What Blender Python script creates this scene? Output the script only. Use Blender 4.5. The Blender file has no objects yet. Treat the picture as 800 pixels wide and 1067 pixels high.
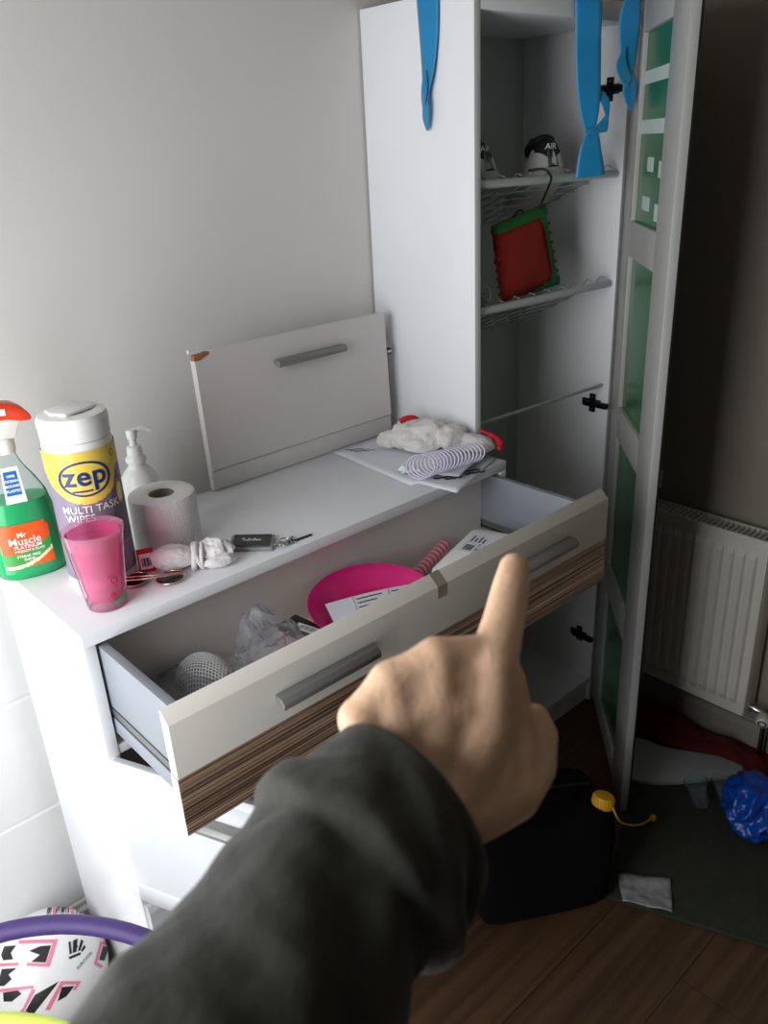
import bpy, bmesh, math, random
from mathutils import Vector, Matrix, noise

random.seed(7)
sc = bpy.context.scene
COL = sc.collection
PI = math.pi

# ------------------------------------------------------------------ camera
cam_d = bpy.data.cameras.new('camera')
cam = bpy.data.objects.new('camera', cam_d)
COL.objects.link(cam)
RIGHT = Vector((0.735623, -0.675696, -0.047906))
DOWN = Vector((-0.307016, -0.269532, -0.912740))
FWD = Vector((0.603822, 0.686140, -0.405723))
CAM = Vector((-0.33055, -1.02673, 1.53614))
m = Matrix((RIGHT, -DOWN, -FWD)).transposed().to_4x4()
m.translation = CAM
cam.matrix_world = m
cam_d.sensor_fit = 'VERTICAL'
cam_d.sensor_height = 36.0
cam_d.lens = 862.0 / 1067.0 * 36.0
cam_d.clip_start = 0.02
cam_d.dof.use_dof = True
cam_d.dof.focus_distance = 1.35
cam_d.dof.aperture_fstop = 11.0
sc.camera = cam

# ------------------------------------------------------------------ world, light, exposure
sc.view_settings.view_transform = 'Standard'
sc.view_settings.look = 'None'
sc.view_settings.gamma = 1.0
sc.view_settings.exposure = 0.0
sc.view_settings.use_curve_mapping = False
world = bpy.data.worlds.new('overcast_sky')
sc.world = world
world.use_nodes = True
bg = world.node_tree.nodes['Background']
bg.inputs[0].default_value = (0.82, 0.90, 1.0, 1)
bg.inputs[1].default_value = 1.0

# daylight entering through the window in the left wall
WIN_X, WIN_Y0, WIN_Y1, WIN_Z0, WIN_Z1 = -0.85, -0.80, 0.22, 0.32, 1.98
ld = bpy.data.lights.new('window_daylight', 'AREA')
ld.shape = 'RECTANGLE'
ld.size = WIN_Y1 - WIN_Y0 - 0.08
ld.size_y = WIN_Z1 - WIN_Z0 - 0.08
ld.energy = 28.5
ld.color = (0.97, 0.985, 1.0)
lo = bpy.data.objects.new('window_daylight', ld)
COL.objects.link(lo)
lo.location = (WIN_X - 0.03, (WIN_Y0 + WIN_Y1) / 2, (WIN_Z0 + WIN_Z1) / 2)
lo.rotation_euler = (0, -PI / 2, 0)
lo.rotation_euler = Vector((1, 0, 0)).to_track_quat('-Z', 'Y').to_euler()

# ------------------------------------------------------------------ helpers
def wm(o):
    if o.parent is None:
        return o.matrix_basis.copy()
    return wm(o.parent) @ o.matrix_parent_inverse @ o.matrix_basis


def setparent(c, p):
    c.parent = p
    c.matrix_parent_inverse = wm(p).inverted()


def tag(o, label, cat, group=None):
    o['label'] = label
    o['category'] = cat
    if group:
        o['group'] = group
    return o


def thing(name, label, cat, loc, group=None):
    o = bpy.data.objects.new(name, None)
    o.empty_display_size = 0.05
    COL.objects.link(o)
    o.location = loc
    return tag(o, label, cat, group)


def mk(name, verts, faces, mat, parent=None, smooth=False, M=None):
    vs = [Vector(v) for v in verts]
    if M is not None:
        vs = [M @ v for v in vs]
    lo_ = Vector((min(v.x for v in vs), min(v.y for v in vs), min(v.z for v in vs)))
    hi_ = Vector((max(v.x for v in vs), max(v.y for v in vs), max(v.z for v in vs)))
    c = Vector(((lo_.x + hi_.x) / 2, (lo_.y + hi_.y) / 2, lo_.z))
    me = bpy.data.meshes.new(name)
    me.from_pydata([v - c for v in vs], [], faces)
    me.update()
    if mat is not None:
        me.materials.append(mat)
    if smooth:
        for p in me.polygons:
            p.use_smooth = True
    o = bpy.data.objects.new(name, me)
    o.location = c
    COL.objects.link(o)
    if parent is not None:
        setparent(o, parent)
    return o


def from_bm(name, bm, mat, parent=None, smooth=False, M=None):
    bm.verts.index_update()
    v = [x.co.copy() for x in bm.verts]
    f = [[q.index for q in x.verts] for x in bm.faces]
    bm.free()
    return mk(name, v, f, mat, parent, smooth, M)


def autosmooth(o, ang=40):
    me = o.data
    for p in me.polygons:
        p.use_smooth = True
    bm = bmesh.new()
    bm.from_mesh(me)
    a = math.radians(ang)
    for e in bm.edges:
        if len(e.link_faces) == 2 and e.calc_face_angle(0) > a:
            e.smooth = False
    bm.to_mesh(me)
    bm.free()
    return o


def box(name, a, b, mat, parent=None, bevel=0.0, M=None, seg=2):
    bm = bmesh.new()
    r = bmesh.ops.create_cube(bm, size=1)
    for v in bm.verts:
        v.co = Vector((a[i] + (v.co[i] + 0.5) * (b[i] - a[i]) for i in range(3)))
    if bevel > 0:
        bmesh.ops.bevel(bm, geom=bm.edges[:], offset=bevel, segments=seg, affect='EDGES', profile=0.5)
    o = from_bm(name, bm, mat, parent, False, M)
    if bevel > 0:
        autosmooth(o, 35)
    return o


def prism(name, poly, axis, a, b, mat, parent=None, bevel=0.0, M=None):
    """2D polygon extruded along axis (0,1,2) from a to b; poly in the two other axes in order."""
    bm = bmesh.new()
    def put(p, w):
        q = [0, 0, 0]
        o_ = [i for i in range(3) if i != axis]
        q[o_[0]], q[o_[1]], q[axis] = p[0], p[1], w
        return q
    A = [bm.verts.new(put(p, a)) for p in poly]
    B = [bm.verts.new(put(p, b)) for p in poly]
    n = len(poly)
    bm.faces.new(A)
    bm.faces.new(B[::-1])
    for i in range(n):
        bm.faces.new((A[i], B[i], B[(i + 1) % n], A[(i + 1) % n]))
    bmesh.ops.recalc_face_normals(bm, faces=bm.faces[:])
    if bevel > 0:
        bmesh.ops.bevel(bm, geom=bm.edges[:], offset=bevel, segments=2, affect='EDGES', profile=0.5)
    o = from_bm(name, bm, mat, parent, False, M)
    if bevel > 0:
        autosmooth(o, 35)
    return o


def lathe(name, prof, mat, parent=None, n=40, M=None, sx=1.0, sy=1.0, ang=40):
    """profile [(r,z)...] revolved about z; ends with r=0 are closed."""
    v, f, rings = [], [], []
    for r, z in prof:
        if r < 1e-6:
            v.append((0, 0, z))
            rings.append([len(v) - 1])
        else:
            s = len(v)
            for i in range(n):
                t = 2 * PI * i / n
                v.append((r * math.cos(t) * sx, r * math.sin(t) * sy, z))
            rings.append(list(range(s, s + n)))
    for k in range(len(rings) - 1):
        a, b = rings[k], rings[k + 1]
        for i in range(n):
            j = (i + 1) % n
            if len(a) == 1 and len(b) == 1:
                continue
            if len(a) == 1:
                f.append((a[0], b[j], b[i]))
            elif len(b) == 1:
                f.append((a[i], a[j], b[0]))
            else:
                f.append((a[i], a[j], b[j], b[i]))
    return autosmooth(mk(name, v, f, mat, parent, True, M), ang)


def tube_geo(path, radii, n=10, closed=False, caps=True, up=Vector((0, 0, 1)), flat=1.0):
    path = [Vector(p) for p in path]
    if not hasattr(radii, '__len__'):
        radii = [radii] * len(path)
    N = len(path)
    v, f = [], []
    prev = None
    for i, p in enumerate(path):
        if closed:
            t = path[(i + 1) % N] - path[(i - 1) % N]
        else:
            t = path[min(i + 1, N - 1)] - path[max(i - 1, 0)]
        t.normalize()
        if prev is None:
            u = up - t * up.dot(t)
            if u.length < 1e-4:
                u = Vector((1, 0, 0)) - t * t.x
        else:
            u = prev - t * prev.dot(t)
        u.normalize()
        prev = u
        w = t.cross(u)
        for k in range(n):
            a = 2 * PI * k / n
            v.append(p + (u * math.cos(a) * flat + w * math.sin(a)) * radii[i])
    L = N if closed else N - 1
    for i in range(L):
        j = (i + 1) % N
        for k in range(n):
            l = (k + 1) % n
            f.append((i * n + k, i * n + l, j * n + l, j * n + k))
    if not closed and caps:
        f.append(tuple(range(n))[::-1])
        f.append(tuple(range((N - 1) * n, N * n)))
    return v, f


def tube(name, path, radii, mat, parent=None, n=10, closed=False, caps=True, M=None, up=Vector((0, 0, 1)), flat=1.0):
    v, f = tube_geo(path, radii, n, closed, caps, up, flat)
    return autosmooth(mk(name, v, f, mat, parent, True, M), 60)


def spline(pts, k=8):
    P = [Vector(p) for p in pts]
    out = []
    for i in range(len(P) - 1):
        p0, p1, p2, p3 = P[max(i - 1, 0)], P[i], P[i + 1], P[min(i + 2, len(P) - 1)]
        for s in range(k):
            t = s / k
            out.append(0.5 * ((2 * p1) + (p2 - p0) * t + (2 * p0 - 5 * p1 + 4 * p2 - p3) * t * t + (3 * p1 - p0 - 3 * p2 + p3) * t ** 3))
    out.append(P[-1])
    return out


def ico(sub=3):
    bm = bmesh.new()
    bmesh.ops.create_icosphere(bm, subdivisions=sub, radius=1.0)
    return bm


def blob(name, c, r, mat, parent=None, sub=4, amp=0.2, freq=1.6, seed=0, rotz=0.0, floor=None, ridge=False, smooth=True, amp2=0.0, freq2=6.0):
    bm = ico(sub)
    off = Vector((seed * 3.1, seed * 1.7, seed * 2.3))
    R_ = Matrix.Rotation(rotz, 3, 'Z')
    for v in bm.verts:
        d = v.co.normalized()
        n_ = noise.noise(d * freq + off)
        if ridge:
            n_ = 0.5 - abs(n_) * 2.2
        n2 = noise.noise(d * freq2 + off * 2)
        if ridge:
            n2 = 0.4 - abs(n2) * 2
        k = 1 + amp * n_ + amp2 * n2
        q = R_ @ Vector((d.x * r[0], d.y * r[1], d.z * r[2])) * k + Vector(c)
        if floor is not None and q.z < floor:
            q.z = floor + 0.0004 * (1 + n_)
        v.co = q
    return from_bm(name, bm, mat, parent, smooth)


def strip(name, rows, mat, parent=None, thick=0.0015, k=5):
    """ribbon: rows = [(center, halfwidth vector)], smoothed"""
    cs = spline([r[0] for r in rows], k)
    ws = spline([r[1] for r in rows], k)
    v, f = [], []
    C_ = 7
    for c, w in zip(cs, ws):
        for j in range(C_):
            t = -1 + 2 * j / (C_ - 1)
            v.append(c + w * t)
    for i in range(len(cs) - 1):
        for j in range(C_ - 1):
            f.append((i * C_ + j, i * C_ + j + 1, (i + 1) * C_ + j + 1, (i + 1) * C_ + j))
    o = mk(name, v, f, mat, parent, True)
    md = o.modifiers.new('solid', 'SOLIDIFY')
    md.thickness = thick
    md.offset = 0
    return o


_TXT = {}
def text_geo(s, size=0.01, bold=0.0, shear=0.0, spacing=1.0):
    key = (s, size, bold, shear, spacing)
    if key in _TXT:
        return _TXT[key]
    cu = bpy.data.curves.new('t', 'FONT')
    cu.body = s
    cu.size = size
    cu.align_x = 'CENTER'
    cu.align_y = 'CENTER'
    cu.offset = bold
    cu.shear = shear
    cu.space_character = spacing
    cu.resolution_u = 4
    cu.fill_mode = 'FRONT'
    o = bpy.data.objects.new('t', cu)
    COL.objects.link(o)
    dg = bpy.context.evaluated_depsgraph_get()
    me = o.evaluated_get(dg).to_mesh()
    v = [x.co.copy() for x in me.vertices]
    f = [tuple(p.vertices) for p in me.polygons]
    o.evaluated_get(dg).to_mesh_clear()
    bpy.data.objects.remove(o)
    bpy.data.curves.remove(cu)
    _TXT[key] = (v, f)
    return v, f


def text(name, s, size, fn, mat, parent, bold=0.0, shear=0.0, spacing=1.0, maxedge=None):
    """flat lettering mapped on a surface by fn(u, v) -> point"""
    v, f = text_geo(s, size, bold, shear, spacing)
    bm = bmesh.new()
    vv = [bm.verts.new((q.x, q.y, 0)) for q in v]
    for p in f:
        try:
            bm.faces.new([vv[i] for i in p])
        except ValueError:
            pass
    if maxedge:
        bmesh.ops.triangulate(bm, faces=bm.faces[:])
        for _ in range(3):
            es = [e for e in bm.edges if e.calc_length() > maxedge]
            if not es:
                break
            bmesh.ops.subdivide_edges(bm, edges=es, cuts=1)
            bmesh.ops.triangulate(bm, faces=[q for q in bm.faces if len(q.verts) > 3])
    for q in bm.verts:
        q.co = Vector(fn(q.co.x, q.co.y))
    return from_bm(name, bm, mat, parent)


def patch(name, fn, u0, u1, v0, v1, mat, parent, nu=12, nv=6, keep=None):
    """piece of surface: fn(u,v)->point, optional keep(u,v) outline"""
    V, F = [], []
    idx = {}
    for j in range(nv + 1):
        for i in range(nu + 1):
            u = u0 + (u1 - u0) * i / nu
            w = v0 + (v1 - v0) * j / nv
            idx[i, j] = len(V)
            V.append(Vector(fn(u, w)))
    for j in range(nv):
        for i in range(nu):
            u = u0 + (u1 - u0) * (i + .5) / nu
            w = v0 + (v1 - v0) * (j + .5) / nv
            if keep is None or keep(u, w):
                F.append((idx[i, j], idx[i + 1, j], idx[i + 1, j + 1], idx[i, j + 1]))
    used = sorted({i for q in F for i in q})
    mp = {o_: n_ for n_, o_ in enumerate(used)}
    return mk(name, [V[i] for i in used], [tuple(mp[i] for i in q) for q in F], mat, parent, True)


def disc_patch(name, fn, cu, cv, ru, rv, mat, parent, n=40, inner=0.0, rings=3):
    """ellipse or ring mapped to a surface by fn"""
    V, F = [], []
    for k in range(rings + 1):
        s = inner + (1 - inner) * k / rings
        for i in range(n):
            a = 2 * PI * i / n
            V.append(Vector(fn(cu + ru * s * math.cos(a), cv + rv * s * math.sin(a))))
    for k in range(rings):
        for i in range(n):
            j = (i + 1) % n
            F.append((k * n + i, k * n + j, (k + 1) * n + j, (k + 1) * n + i))
    if inner < 1e-6:
        F.append(tuple(range(n))[::-1])
    return mk(name, V, F, mat, parent, True)


# ------------------------------------------------------------------ materials
def s2l(c):
    return tuple(((x / 255.0) / 12.92 if x / 255.0 <= 0.04045 else ((x / 255.0 + 0.055) / 1.055) ** 2.4) for x in c)


MATS = {}
def mat(name, rgb, rough=0.5, metal=0.0, alpha=1.0, var=0.06, scale=14.0, bump=0.0, bscale=60.0, trans=0.0, ior=1.45, spec=0.5, sss=0.0, coat=0.0, sheen=0.0):
    if name in MATS:
        return MATS[name]
    M_ = bpy.data.materials.new(name)
    M_.use_nodes = True
    nt = M_.node_tree
    b = nt.nodes['Principled BSDF']
    lin = s2l(rgb)
    tc = nt.nodes.new('ShaderNodeTexCoord')
    nz = nt.nodes.new('ShaderNodeTexNoise')
    nz.inputs['Scale'].default_value = scale
    nz.inputs['Detail'].default_value = 4
    nt.links.new(tc.outputs['Object'], nz.inputs['Vector'])
    cr = nt.nodes.new('ShaderNodeValToRGB')
    cr.color_ramp.elements[0].position = 0.3
    cr.color_ramp.elements[1].position = 0.7
    cr.color_ramp.elements[0].color = (*[max(0, x * (1 - var)) for x in lin], 1)
    cr.color_ramp.elements[1].color = (*[min(1, x * (1 + var)) for x in lin], 1)
    nt.links.new(nz.outputs['Fac'], cr.inputs['Fac'])
    nt.links.new(cr.outputs['Color'], b.inputs['Base Color'])
    b.inputs['Roughness'].default_value = rough
    b.inputs['Metallic'].default_value = metal
    b.inputs['Alpha'].default_value = alpha
    b.inputs['Specular IOR Level'].default_value = spec
    b.inputs['Transmission Weight'].default_value = trans
    b.inputs['IOR'].default_value = ior
    b.inputs['Coat Weight'].default_value = coat
    b.inputs['Sheen Weight'].default_value = sheen
    if sss:
        b.inputs['Subsurface Weight'].default_value = sss
        b.inputs['Subsurface Radius'].default_value = (0.01, 0.004, 0.002)
        b.inputs['Subsurface Scale'].default_value = 0.5
    if bump:
        n2 = nt.nodes.new('ShaderNodeTexNoise')
        n2.inputs['Scale'].default_value = bscale
        n2.inputs['Detail'].default_value = 5
        nt.links.new(tc.outputs['Object'], n2.inputs['Vector'])
        bp = nt.nodes.new('ShaderNodeBump')
        bp.inputs['Strength'].default_value = bump
        bp.inputs['Distance'].default_value = 0.004
        nt.links.new(n2.outputs['Fac'], bp.inputs['Height'])
        nt.links.new(bp.outputs['Normal'], b.inputs['Normal'])
    MATS[name] = M_
    return M_


def clear_mat(name, tint, body=0.1, body_rgb=(240, 240, 240), gloss=0.12, rough=0.08, bump=0.0, bscale=60.0):
    """thin clear plastic: tinted see-through film, a little milky body and a gloss layer"""
    M_ = bpy.data.materials.new(name)
    M_.use_nodes = True
    nt = M_.node_tree
    nt.nodes.remove(nt.nodes['Principled BSDF'])
    out = nt.nodes['Material Output']
    tr = nt.nodes.new('ShaderNodeBsdfTransparent')
    tr.inputs[0].default_value = (*s2l(tint), 1)
    df = nt.nodes.new('ShaderNodeBsdfDiffuse')
    tl = nt.nodes.new('ShaderNodeBsdfTranslucent')
    gl = nt.nodes.new('ShaderNodeBsdfGlossy')
    gl.inputs['Roughness'].default_value = rough
    tc = nt.nodes.new('ShaderNodeTexCoord')
    nz = nt.nodes.new('ShaderNodeTexNoise')
    nz.inputs['Scale'].default_value = bscale
    nz.inputs['Detail'].default_value = 4
    nt.links.new(tc.outputs['Object'], nz.inputs['Vector'])
    cr = nt.nodes.new('ShaderNodeValToRGB')
    lin = s2l(body_rgb)
    cr.color_ramp.elements[0].color = (*[x * .9 for x in lin], 1)
    cr.color_ramp.elements[1].color = (*lin, 1)
    nt.links.new(nz.outputs['Fac'], cr.inputs['Fac'])
    for d in (df, tl):
        nt.links.new(cr.outputs['Color'], d.inputs['Color'])
    m0 = nt.nodes.new('ShaderNodeMixShader')
    m0.inputs[0].default_value = 0.4
    m1 = nt.nodes.new('ShaderNodeMixShader')
    m1.inputs[0].default_value = body
    m2 = nt.nodes.new('ShaderNodeMixShader')
    fr = nt.nodes.new('ShaderNodeLayerWeight')
    fr.inputs['Blend'].default_value = gloss
    nt.links.new(fr.outputs['Fresnel'], m2.inputs[0])
    nt.links.new(df.outputs[0], m0.inputs[1])
    nt.links.new(tl.outputs[0], m0.inputs[2])
    nt.links.new(tr.outputs[0], m1.inputs[1])
    nt.links.new(m0.outputs[0], m1.inputs[2])
    nt.links.new(m1.outputs[0], m2.inputs[1])
    nt.links.new(gl.outputs[0], m2.inputs[2])
    nt.links.new(m2.outputs[0], out.inputs['Surface'])
    if bump:
        bp = nt.nodes.new('ShaderNodeBump')
        bp.inputs['Strength'].default_value = bump
        bp.inputs['Distance'].default_value = 0.006
        nt.links.new(nz.outputs['Fac'], bp.inputs['Height'])
        for d in (df, gl, fr):
            nt.links.new(bp.outputs['Normal'], d.inputs['Normal'])
    MATS[name] = M_
    return M_


def wood_mat(name, c0, c1, c2, along='X', scale=1.0, rough=0.45, bump=0.15, stretch=0.5):
    """streaky grain running along one axis"""
    M_ = bpy.data.materials.new(name)
    M_.use_nodes = True
    nt = M_.node_tree
    b = nt.nodes['Principled BSDF']
    tc = nt.nodes.new('ShaderNodeTexCoord')
    mp = nt.nodes.new('ShaderNodeMapping')
    sx = {'X': (stretch, 60, 60), 'Y': (60, stretch, 60)}[along]
    mp.inputs['Scale'].default_value = tuple(s * scale for s in sx)
    nz = nt.nodes.new('ShaderNodeTexNoise')
    nz.inputs['Scale'].default_value = 3.0
    nz.inputs['Detail'].default_value = 6
    cr = nt.nodes.new('ShaderNodeValToRGB')
    e = cr.color_ramp.elements
    e[0].position, e[0].color = 0.38, (*s2l(c0), 1)
    e[1].position, e[1].color = 0.63, (*s2l(c2), 1)
    x = e.new(0.5)
    x.color = (*s2l(c1), 1)
    nt.links.new(tc.outputs['Object'], mp.inputs['Vector'])
    nt.links.new(mp.outputs['Vector'], nz.inputs['Vector'])
    nt.links.new(nz.outputs['Fac'], cr.inputs['Fac'])
    nt.links.new(cr.outputs['Color'], b.inputs['Base Color'])
    bp = nt.nodes.new('ShaderNodeBump')
    bp.inputs['Strength'].default_value = bump
    bp.inputs['Distance'].default_value = 0.002
    nt.links.new(nz.outputs['Fac'], bp.inputs['Height'])
    nt.links.new(bp.outputs['Normal'], b.inputs['Normal'])
    b.inputs['Roughness'].default_value = rough
    return M_


m_wall = mat('painted_plaster', (222, 219, 216), 0.9, var=0.02, scale=3, bump=0.04, bscale=180)
m_wall_r = mat('taupe_paint', (142, 136, 124), 0.9, var=0.03, scale=3, bump=0.04, bscale=180)
m_wall_d = mat('room_paint', (88, 81, 72), 0.9, var=0.03, scale=3)
m_ceil = mat('ceiling_paint', (150, 146, 139), 0.9, var=0.02)
m_clad = mat('white_cladding', (238, 238, 238), 0.5, var=0.01)
m_skirt = mat('skirting_paint', (225, 224, 220), 0.45, var=0.02)
m_white = mat('white_melamine', (232, 233, 236), 0.32, var=0.015, scale=5)
m_top = mat('white_top', (232, 234, 238), 0.30, var=0.02, scale=6)
m_loose = mat('white_loose_door', (212, 208, 206), 0.35, var=0.015, scale=5)
m_gloss = mat('white_gloss_door', (192, 195, 198), 0.14, var=0.01, scale=4)
m_front = mat('white_drawer_front', (222, 218, 210), 0.28, var=0.02, scale=6)
m_backing = mat('grey_backing', (168, 170, 164), 0.7, var=0.03)
m_inner = mat('white_inside', (218, 214, 210), 0.6, var=0.02)
m_zebra = wood_mat('zebrano_laminate', (70, 52, 42), (140, 112, 92), (190, 162, 138), 'X', 2.5, 0.42, 0.1, 0.3)
m_floor = wood_mat('laminate_floor', (64, 44, 28), (74, 52, 33), (86, 61, 40), 'X', 0.30, 0.5, 0.03, 2.0)
m_blueg = mat('grey_metal_side', (140, 145, 153), 0.4, metal=0.1, var=0.02)
m_runner = mat('zinc_runner', (150, 152, 152), 0.3, metal=0.9, var=0.05)
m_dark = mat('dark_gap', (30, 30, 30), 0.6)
m_handle = mat('brushed_grey_handle', (128, 128, 126), 0.38, metal=0.25, var=0.03)
m_chip = mat('bare_chipboard', (158, 104, 66), 0.9, var=0.25, scale=160, bump=0.5, bscale=200)
m_blackm = mat('black_hinge_metal', (40, 40, 40), 0.3, metal=0.8)
m_wire = mat('grey_wire', (176, 178, 176), 0.35, metal=0.3)
m_tubeg = mat('grey_tube', (196, 199, 200), 0.4, var=0.02)
m_silver = mat('silver_frame', (176, 176, 172), 0.38, metal=0.15, var=0.03)
m_green = mat('green_glass', (30, 104, 58), 0.22, var=0.06, scale=4, spec=0.3)
m_stripe = mat('stripe_white', (196, 212, 206), 0.4, var=0.03)
m_ribbon = mat('blue_satin', (8, 128, 182), 0.42, var=0.08, scale=9, bump=0.1, bscale=30, sheen=0.3)
m_redp = mat('red_plastic', (232, 66, 34), 0.25)
m_wplast = mat('white_plastic', (238, 238, 236), 0.3, var=0.01)
m_liquid = mat('green_cleaner', (16, 196, 116), 0.12, var=0.10, scale=24, trans=0.15)
m_clear = clear_mat('clear_plastic', (240, 246, 246), 0.05, (235, 240, 240), 0.10, 0.06)
m_cling = clear_mat('crumpled_clear_film', (240, 242, 245), 0.15, (238, 240, 245), 0.16, 0.14, 0.0, 28)
m_orange = mat('orange_label', (240, 92, 30), 0.35, var=0.04)
m_lgreen = mat('label_green', (60, 160, 70), 0.35, var=0.05)
m_cream = mat('label_cream', (236, 236, 190), 0.4)
m_ink_w = mat('white_ink', (245, 245, 245), 0.4, var=0.0)
m_ink_b = mat('blue_ink', (24, 50, 116), 0.4, var=0.02)
m_tagblue = mat('tag_blue', (28, 110, 190), 0.4)
m_ink_k = mat('black_ink', (24, 24, 26), 0.5, var=0.0)
m_yellow = mat('yellow_label', (228, 198, 84), 0.35, var=0.03)
m_purple = mat('mauve_label', (132, 122, 142), 0.4, var=0.06)
m_lpurple = mat('dark_mauve_label', (104, 96, 110), 0.4, var=0.06)
m_amber = mat('amber_print', (230, 150, 60), 0.4)
m_paper = mat('tissue_paper', (240, 239, 238), 0.95, var=0.015, bump=0.6, bscale=260)
m_card = mat('brown_card_core', (170, 158, 146), 0.9)
m_pinkcup = clear_mat('pink_clear_plastic', (255, 236, 245), 0.22, (255, 206, 226), 0.05, 0.08)
m_pinkcup2 = clear_mat('pink_liner', (255, 220, 236), 0.30, (246, 140, 186), 0.10, 0.15)
m_cupbase = clear_mat('cup_clear_base', (250, 232, 236), 0.15, (246, 214, 222), 0.12, 0.08)
m_magenta = mat('magenta_plastic', (218, 36, 122), 0.13, var=0.03)
m_cloth = mat('white_cotton', (226, 224, 224), 0.95, var=0.03, bump=0.35, bscale=240, sheen=0.2)
m_terry = mat('white_terry', (228, 226, 222), 1.0, var=0.05, bump=0.9, bscale=300, sheen=0.3)
m_redtrim = mat('red_trim', (206, 26, 48), 0.8, var=0.06, bump=0.2)
m_sheet = mat('white_sheet', (226, 228, 236), 0.6, var=0.02)
m_sheet2 = mat('grey_envelope', (186, 190, 200), 0.6, var=0.03)
m_coil = mat('lilac_strip', (222, 216, 236), 0.35, var=0.03)
m_lens = mat('dark_lens', (24, 24, 24), 0.08)
m_gold = mat('rose_gold_wire', (222, 176, 160), 0.22, metal=0.9)
m_wallet = mat('dark_leather', (62, 60, 58), 0.4, bump=0.2, bscale=300)
m_steel = mat('steel', (190, 190, 190), 0.2, metal=1.0)
m_blackp = mat('black_plastic', (22, 22, 22), 0.4)
m_bag = mat('black_nylon', (4, 4, 5), 0.9, bump=0.2, bscale=120, spec=0.2)
m_mesh = mat('white_net', (235, 235, 235), 0.6)
m_greyblk = mat('grey_block', (150, 150, 152), 0.6, var=0.15)
m_pinkstick = mat('pink_stripe', (216, 104, 128), 0.5)
m_pinkpale = mat('pale_pink_stripe', (238, 186, 192), 0.5)
m_tape = mat('beige_tape', (150, 140, 124), 0.4, var=0.05)
m_ballw = mat('ball_white', (236, 235, 236), 0.35, var=0.02, bump=0.1, bscale=500)
m_ballk = mat('ball_black', (44, 40, 44), 0.4, var=0.3, scale=60)
m_ballp = mat('ball_pink', (236, 128, 160), 0.4)
m_hoop = mat('purple_foam', (62, 44, 102), 0.55, var=0.06, bump=0.1, bscale=200)
m_lime = mat('lime_plastic', (208, 226, 96), 0.45)
m_skin = mat('skin', (240, 198, 164), 0.55, var=0.07, scale=40, bump=0.15, bscale=320, sss=0.12)
m_nail = mat('nail', (232, 184, 152), 0.3)
m_jacket = mat('dark_jacket', (50, 50, 44), 0.88, var=0.18, scale=16, bump=0.35, bscale=90, sheen=0.12)
m_rad = mat('radiator_enamel', (206, 203, 194), 0.4, var=0.02)
m_mat = mat('dark_green_mat', (42, 45, 35), 0.95, var=0.15, scale=60, bump=0.4, bscale=300)
m_redc = mat('dark_red_cloth', (80, 14, 13), 0.95, var=0.15, bump=0.4, bscale=60)
m_bluebag = mat('blue_polythene', (14, 62, 150), 0.3, var=0.1, bump=0.3, bscale=40)
m_foil = mat('grey_film', (140, 140, 142), 0.3, var=0.2, scale=60, bump=0.6, bscale=80)
m_ycap = mat('yellow_plastic', (214, 164, 34), 0.45, var=0.05)
m_board = mat('pale_foam', (140, 144, 144), 0.8, var=0.03)
m_shoew = mat('shoe_white', (206, 204, 200), 0.7, var=0.06, bump=0.2, bscale=200)
m_shoek = mat('shoe_black', (26, 26, 28), 0.6)
m_shoes = mat('shoe_sole', (178, 176, 172), 0.7)
m_bagred = mat('red_felt', (150, 36, 26), 0.9, bump=0.3, bscale=200)
m_baggrn = mat('green_felt', (34, 110, 56), 0.9, bump=0.3, bscale=200)
m_glassw = mat('window_pane', (240, 248, 250), 0.02, alpha=0.12)
m_upvc = mat('white_upvc', (235, 235, 235), 0.3)
m_socket = mat('socket_plastic', (214, 212, 206), 0.4)


def struct(o):
    o['kind'] = 'structure'
    return o


# ------------------------------------------------------------------ room shell
YB, XR, XL, YF, ZC = 0.405, 1.552, -0.85, -2.70, 2.40
sub = struct(box('floor', (XL - .12, YF - .1, -0.10), (XR + .1, YB + .1, -0.014), m_dark))
# laminate planks: long edges run along the back wall, 186 mm wide
pw = 0.186
row = 0
y = -0.548 - pw * 12
while y < YB - 0.001:
    y1 = min(y + pw, YB)
    y0 = max(y, YF)
    if y1 > YF:
        shift = {0: 0.0}.get(0) + ((row * 0.537) % 1.2)
        if abs(y - (-0.548 - pw)) < 0.01:
            shift = 0.807
        xs = [XL]
        x = -3.6 + shift
        while x < XR:
            if x > XL + 0.02:
                xs.append(x)
            x += 1.2
        xs.append(XR)
        for a, b_ in zip(xs[:-1], xs[1:]):
            g = 0.0007
            box('plank', (a + g, y0 + g, -0.014), (b_ - g, y1 - g, 0.0), m_floor, sub)
    y += pw
    row += 1

wb = struct(box('wall_back', (XL - .12, YB, -0.1), (XR + .1, YB + .1, ZC + .05), m_wall))
struct(box('wall_right', (XR, YF - .1, -0.1), (XR + .1, YB, ZC + .05), m_wall_r))
struct(box('wall_front', (XL - .12, YF - .1, -0.1), (XR, YF, ZC + .05), m_wall_d))
struct(box('ceiling', (XL - .12, YF - .1, ZC), (XR + .1, YB + .1, ZC + .1), m_ceil))
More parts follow.
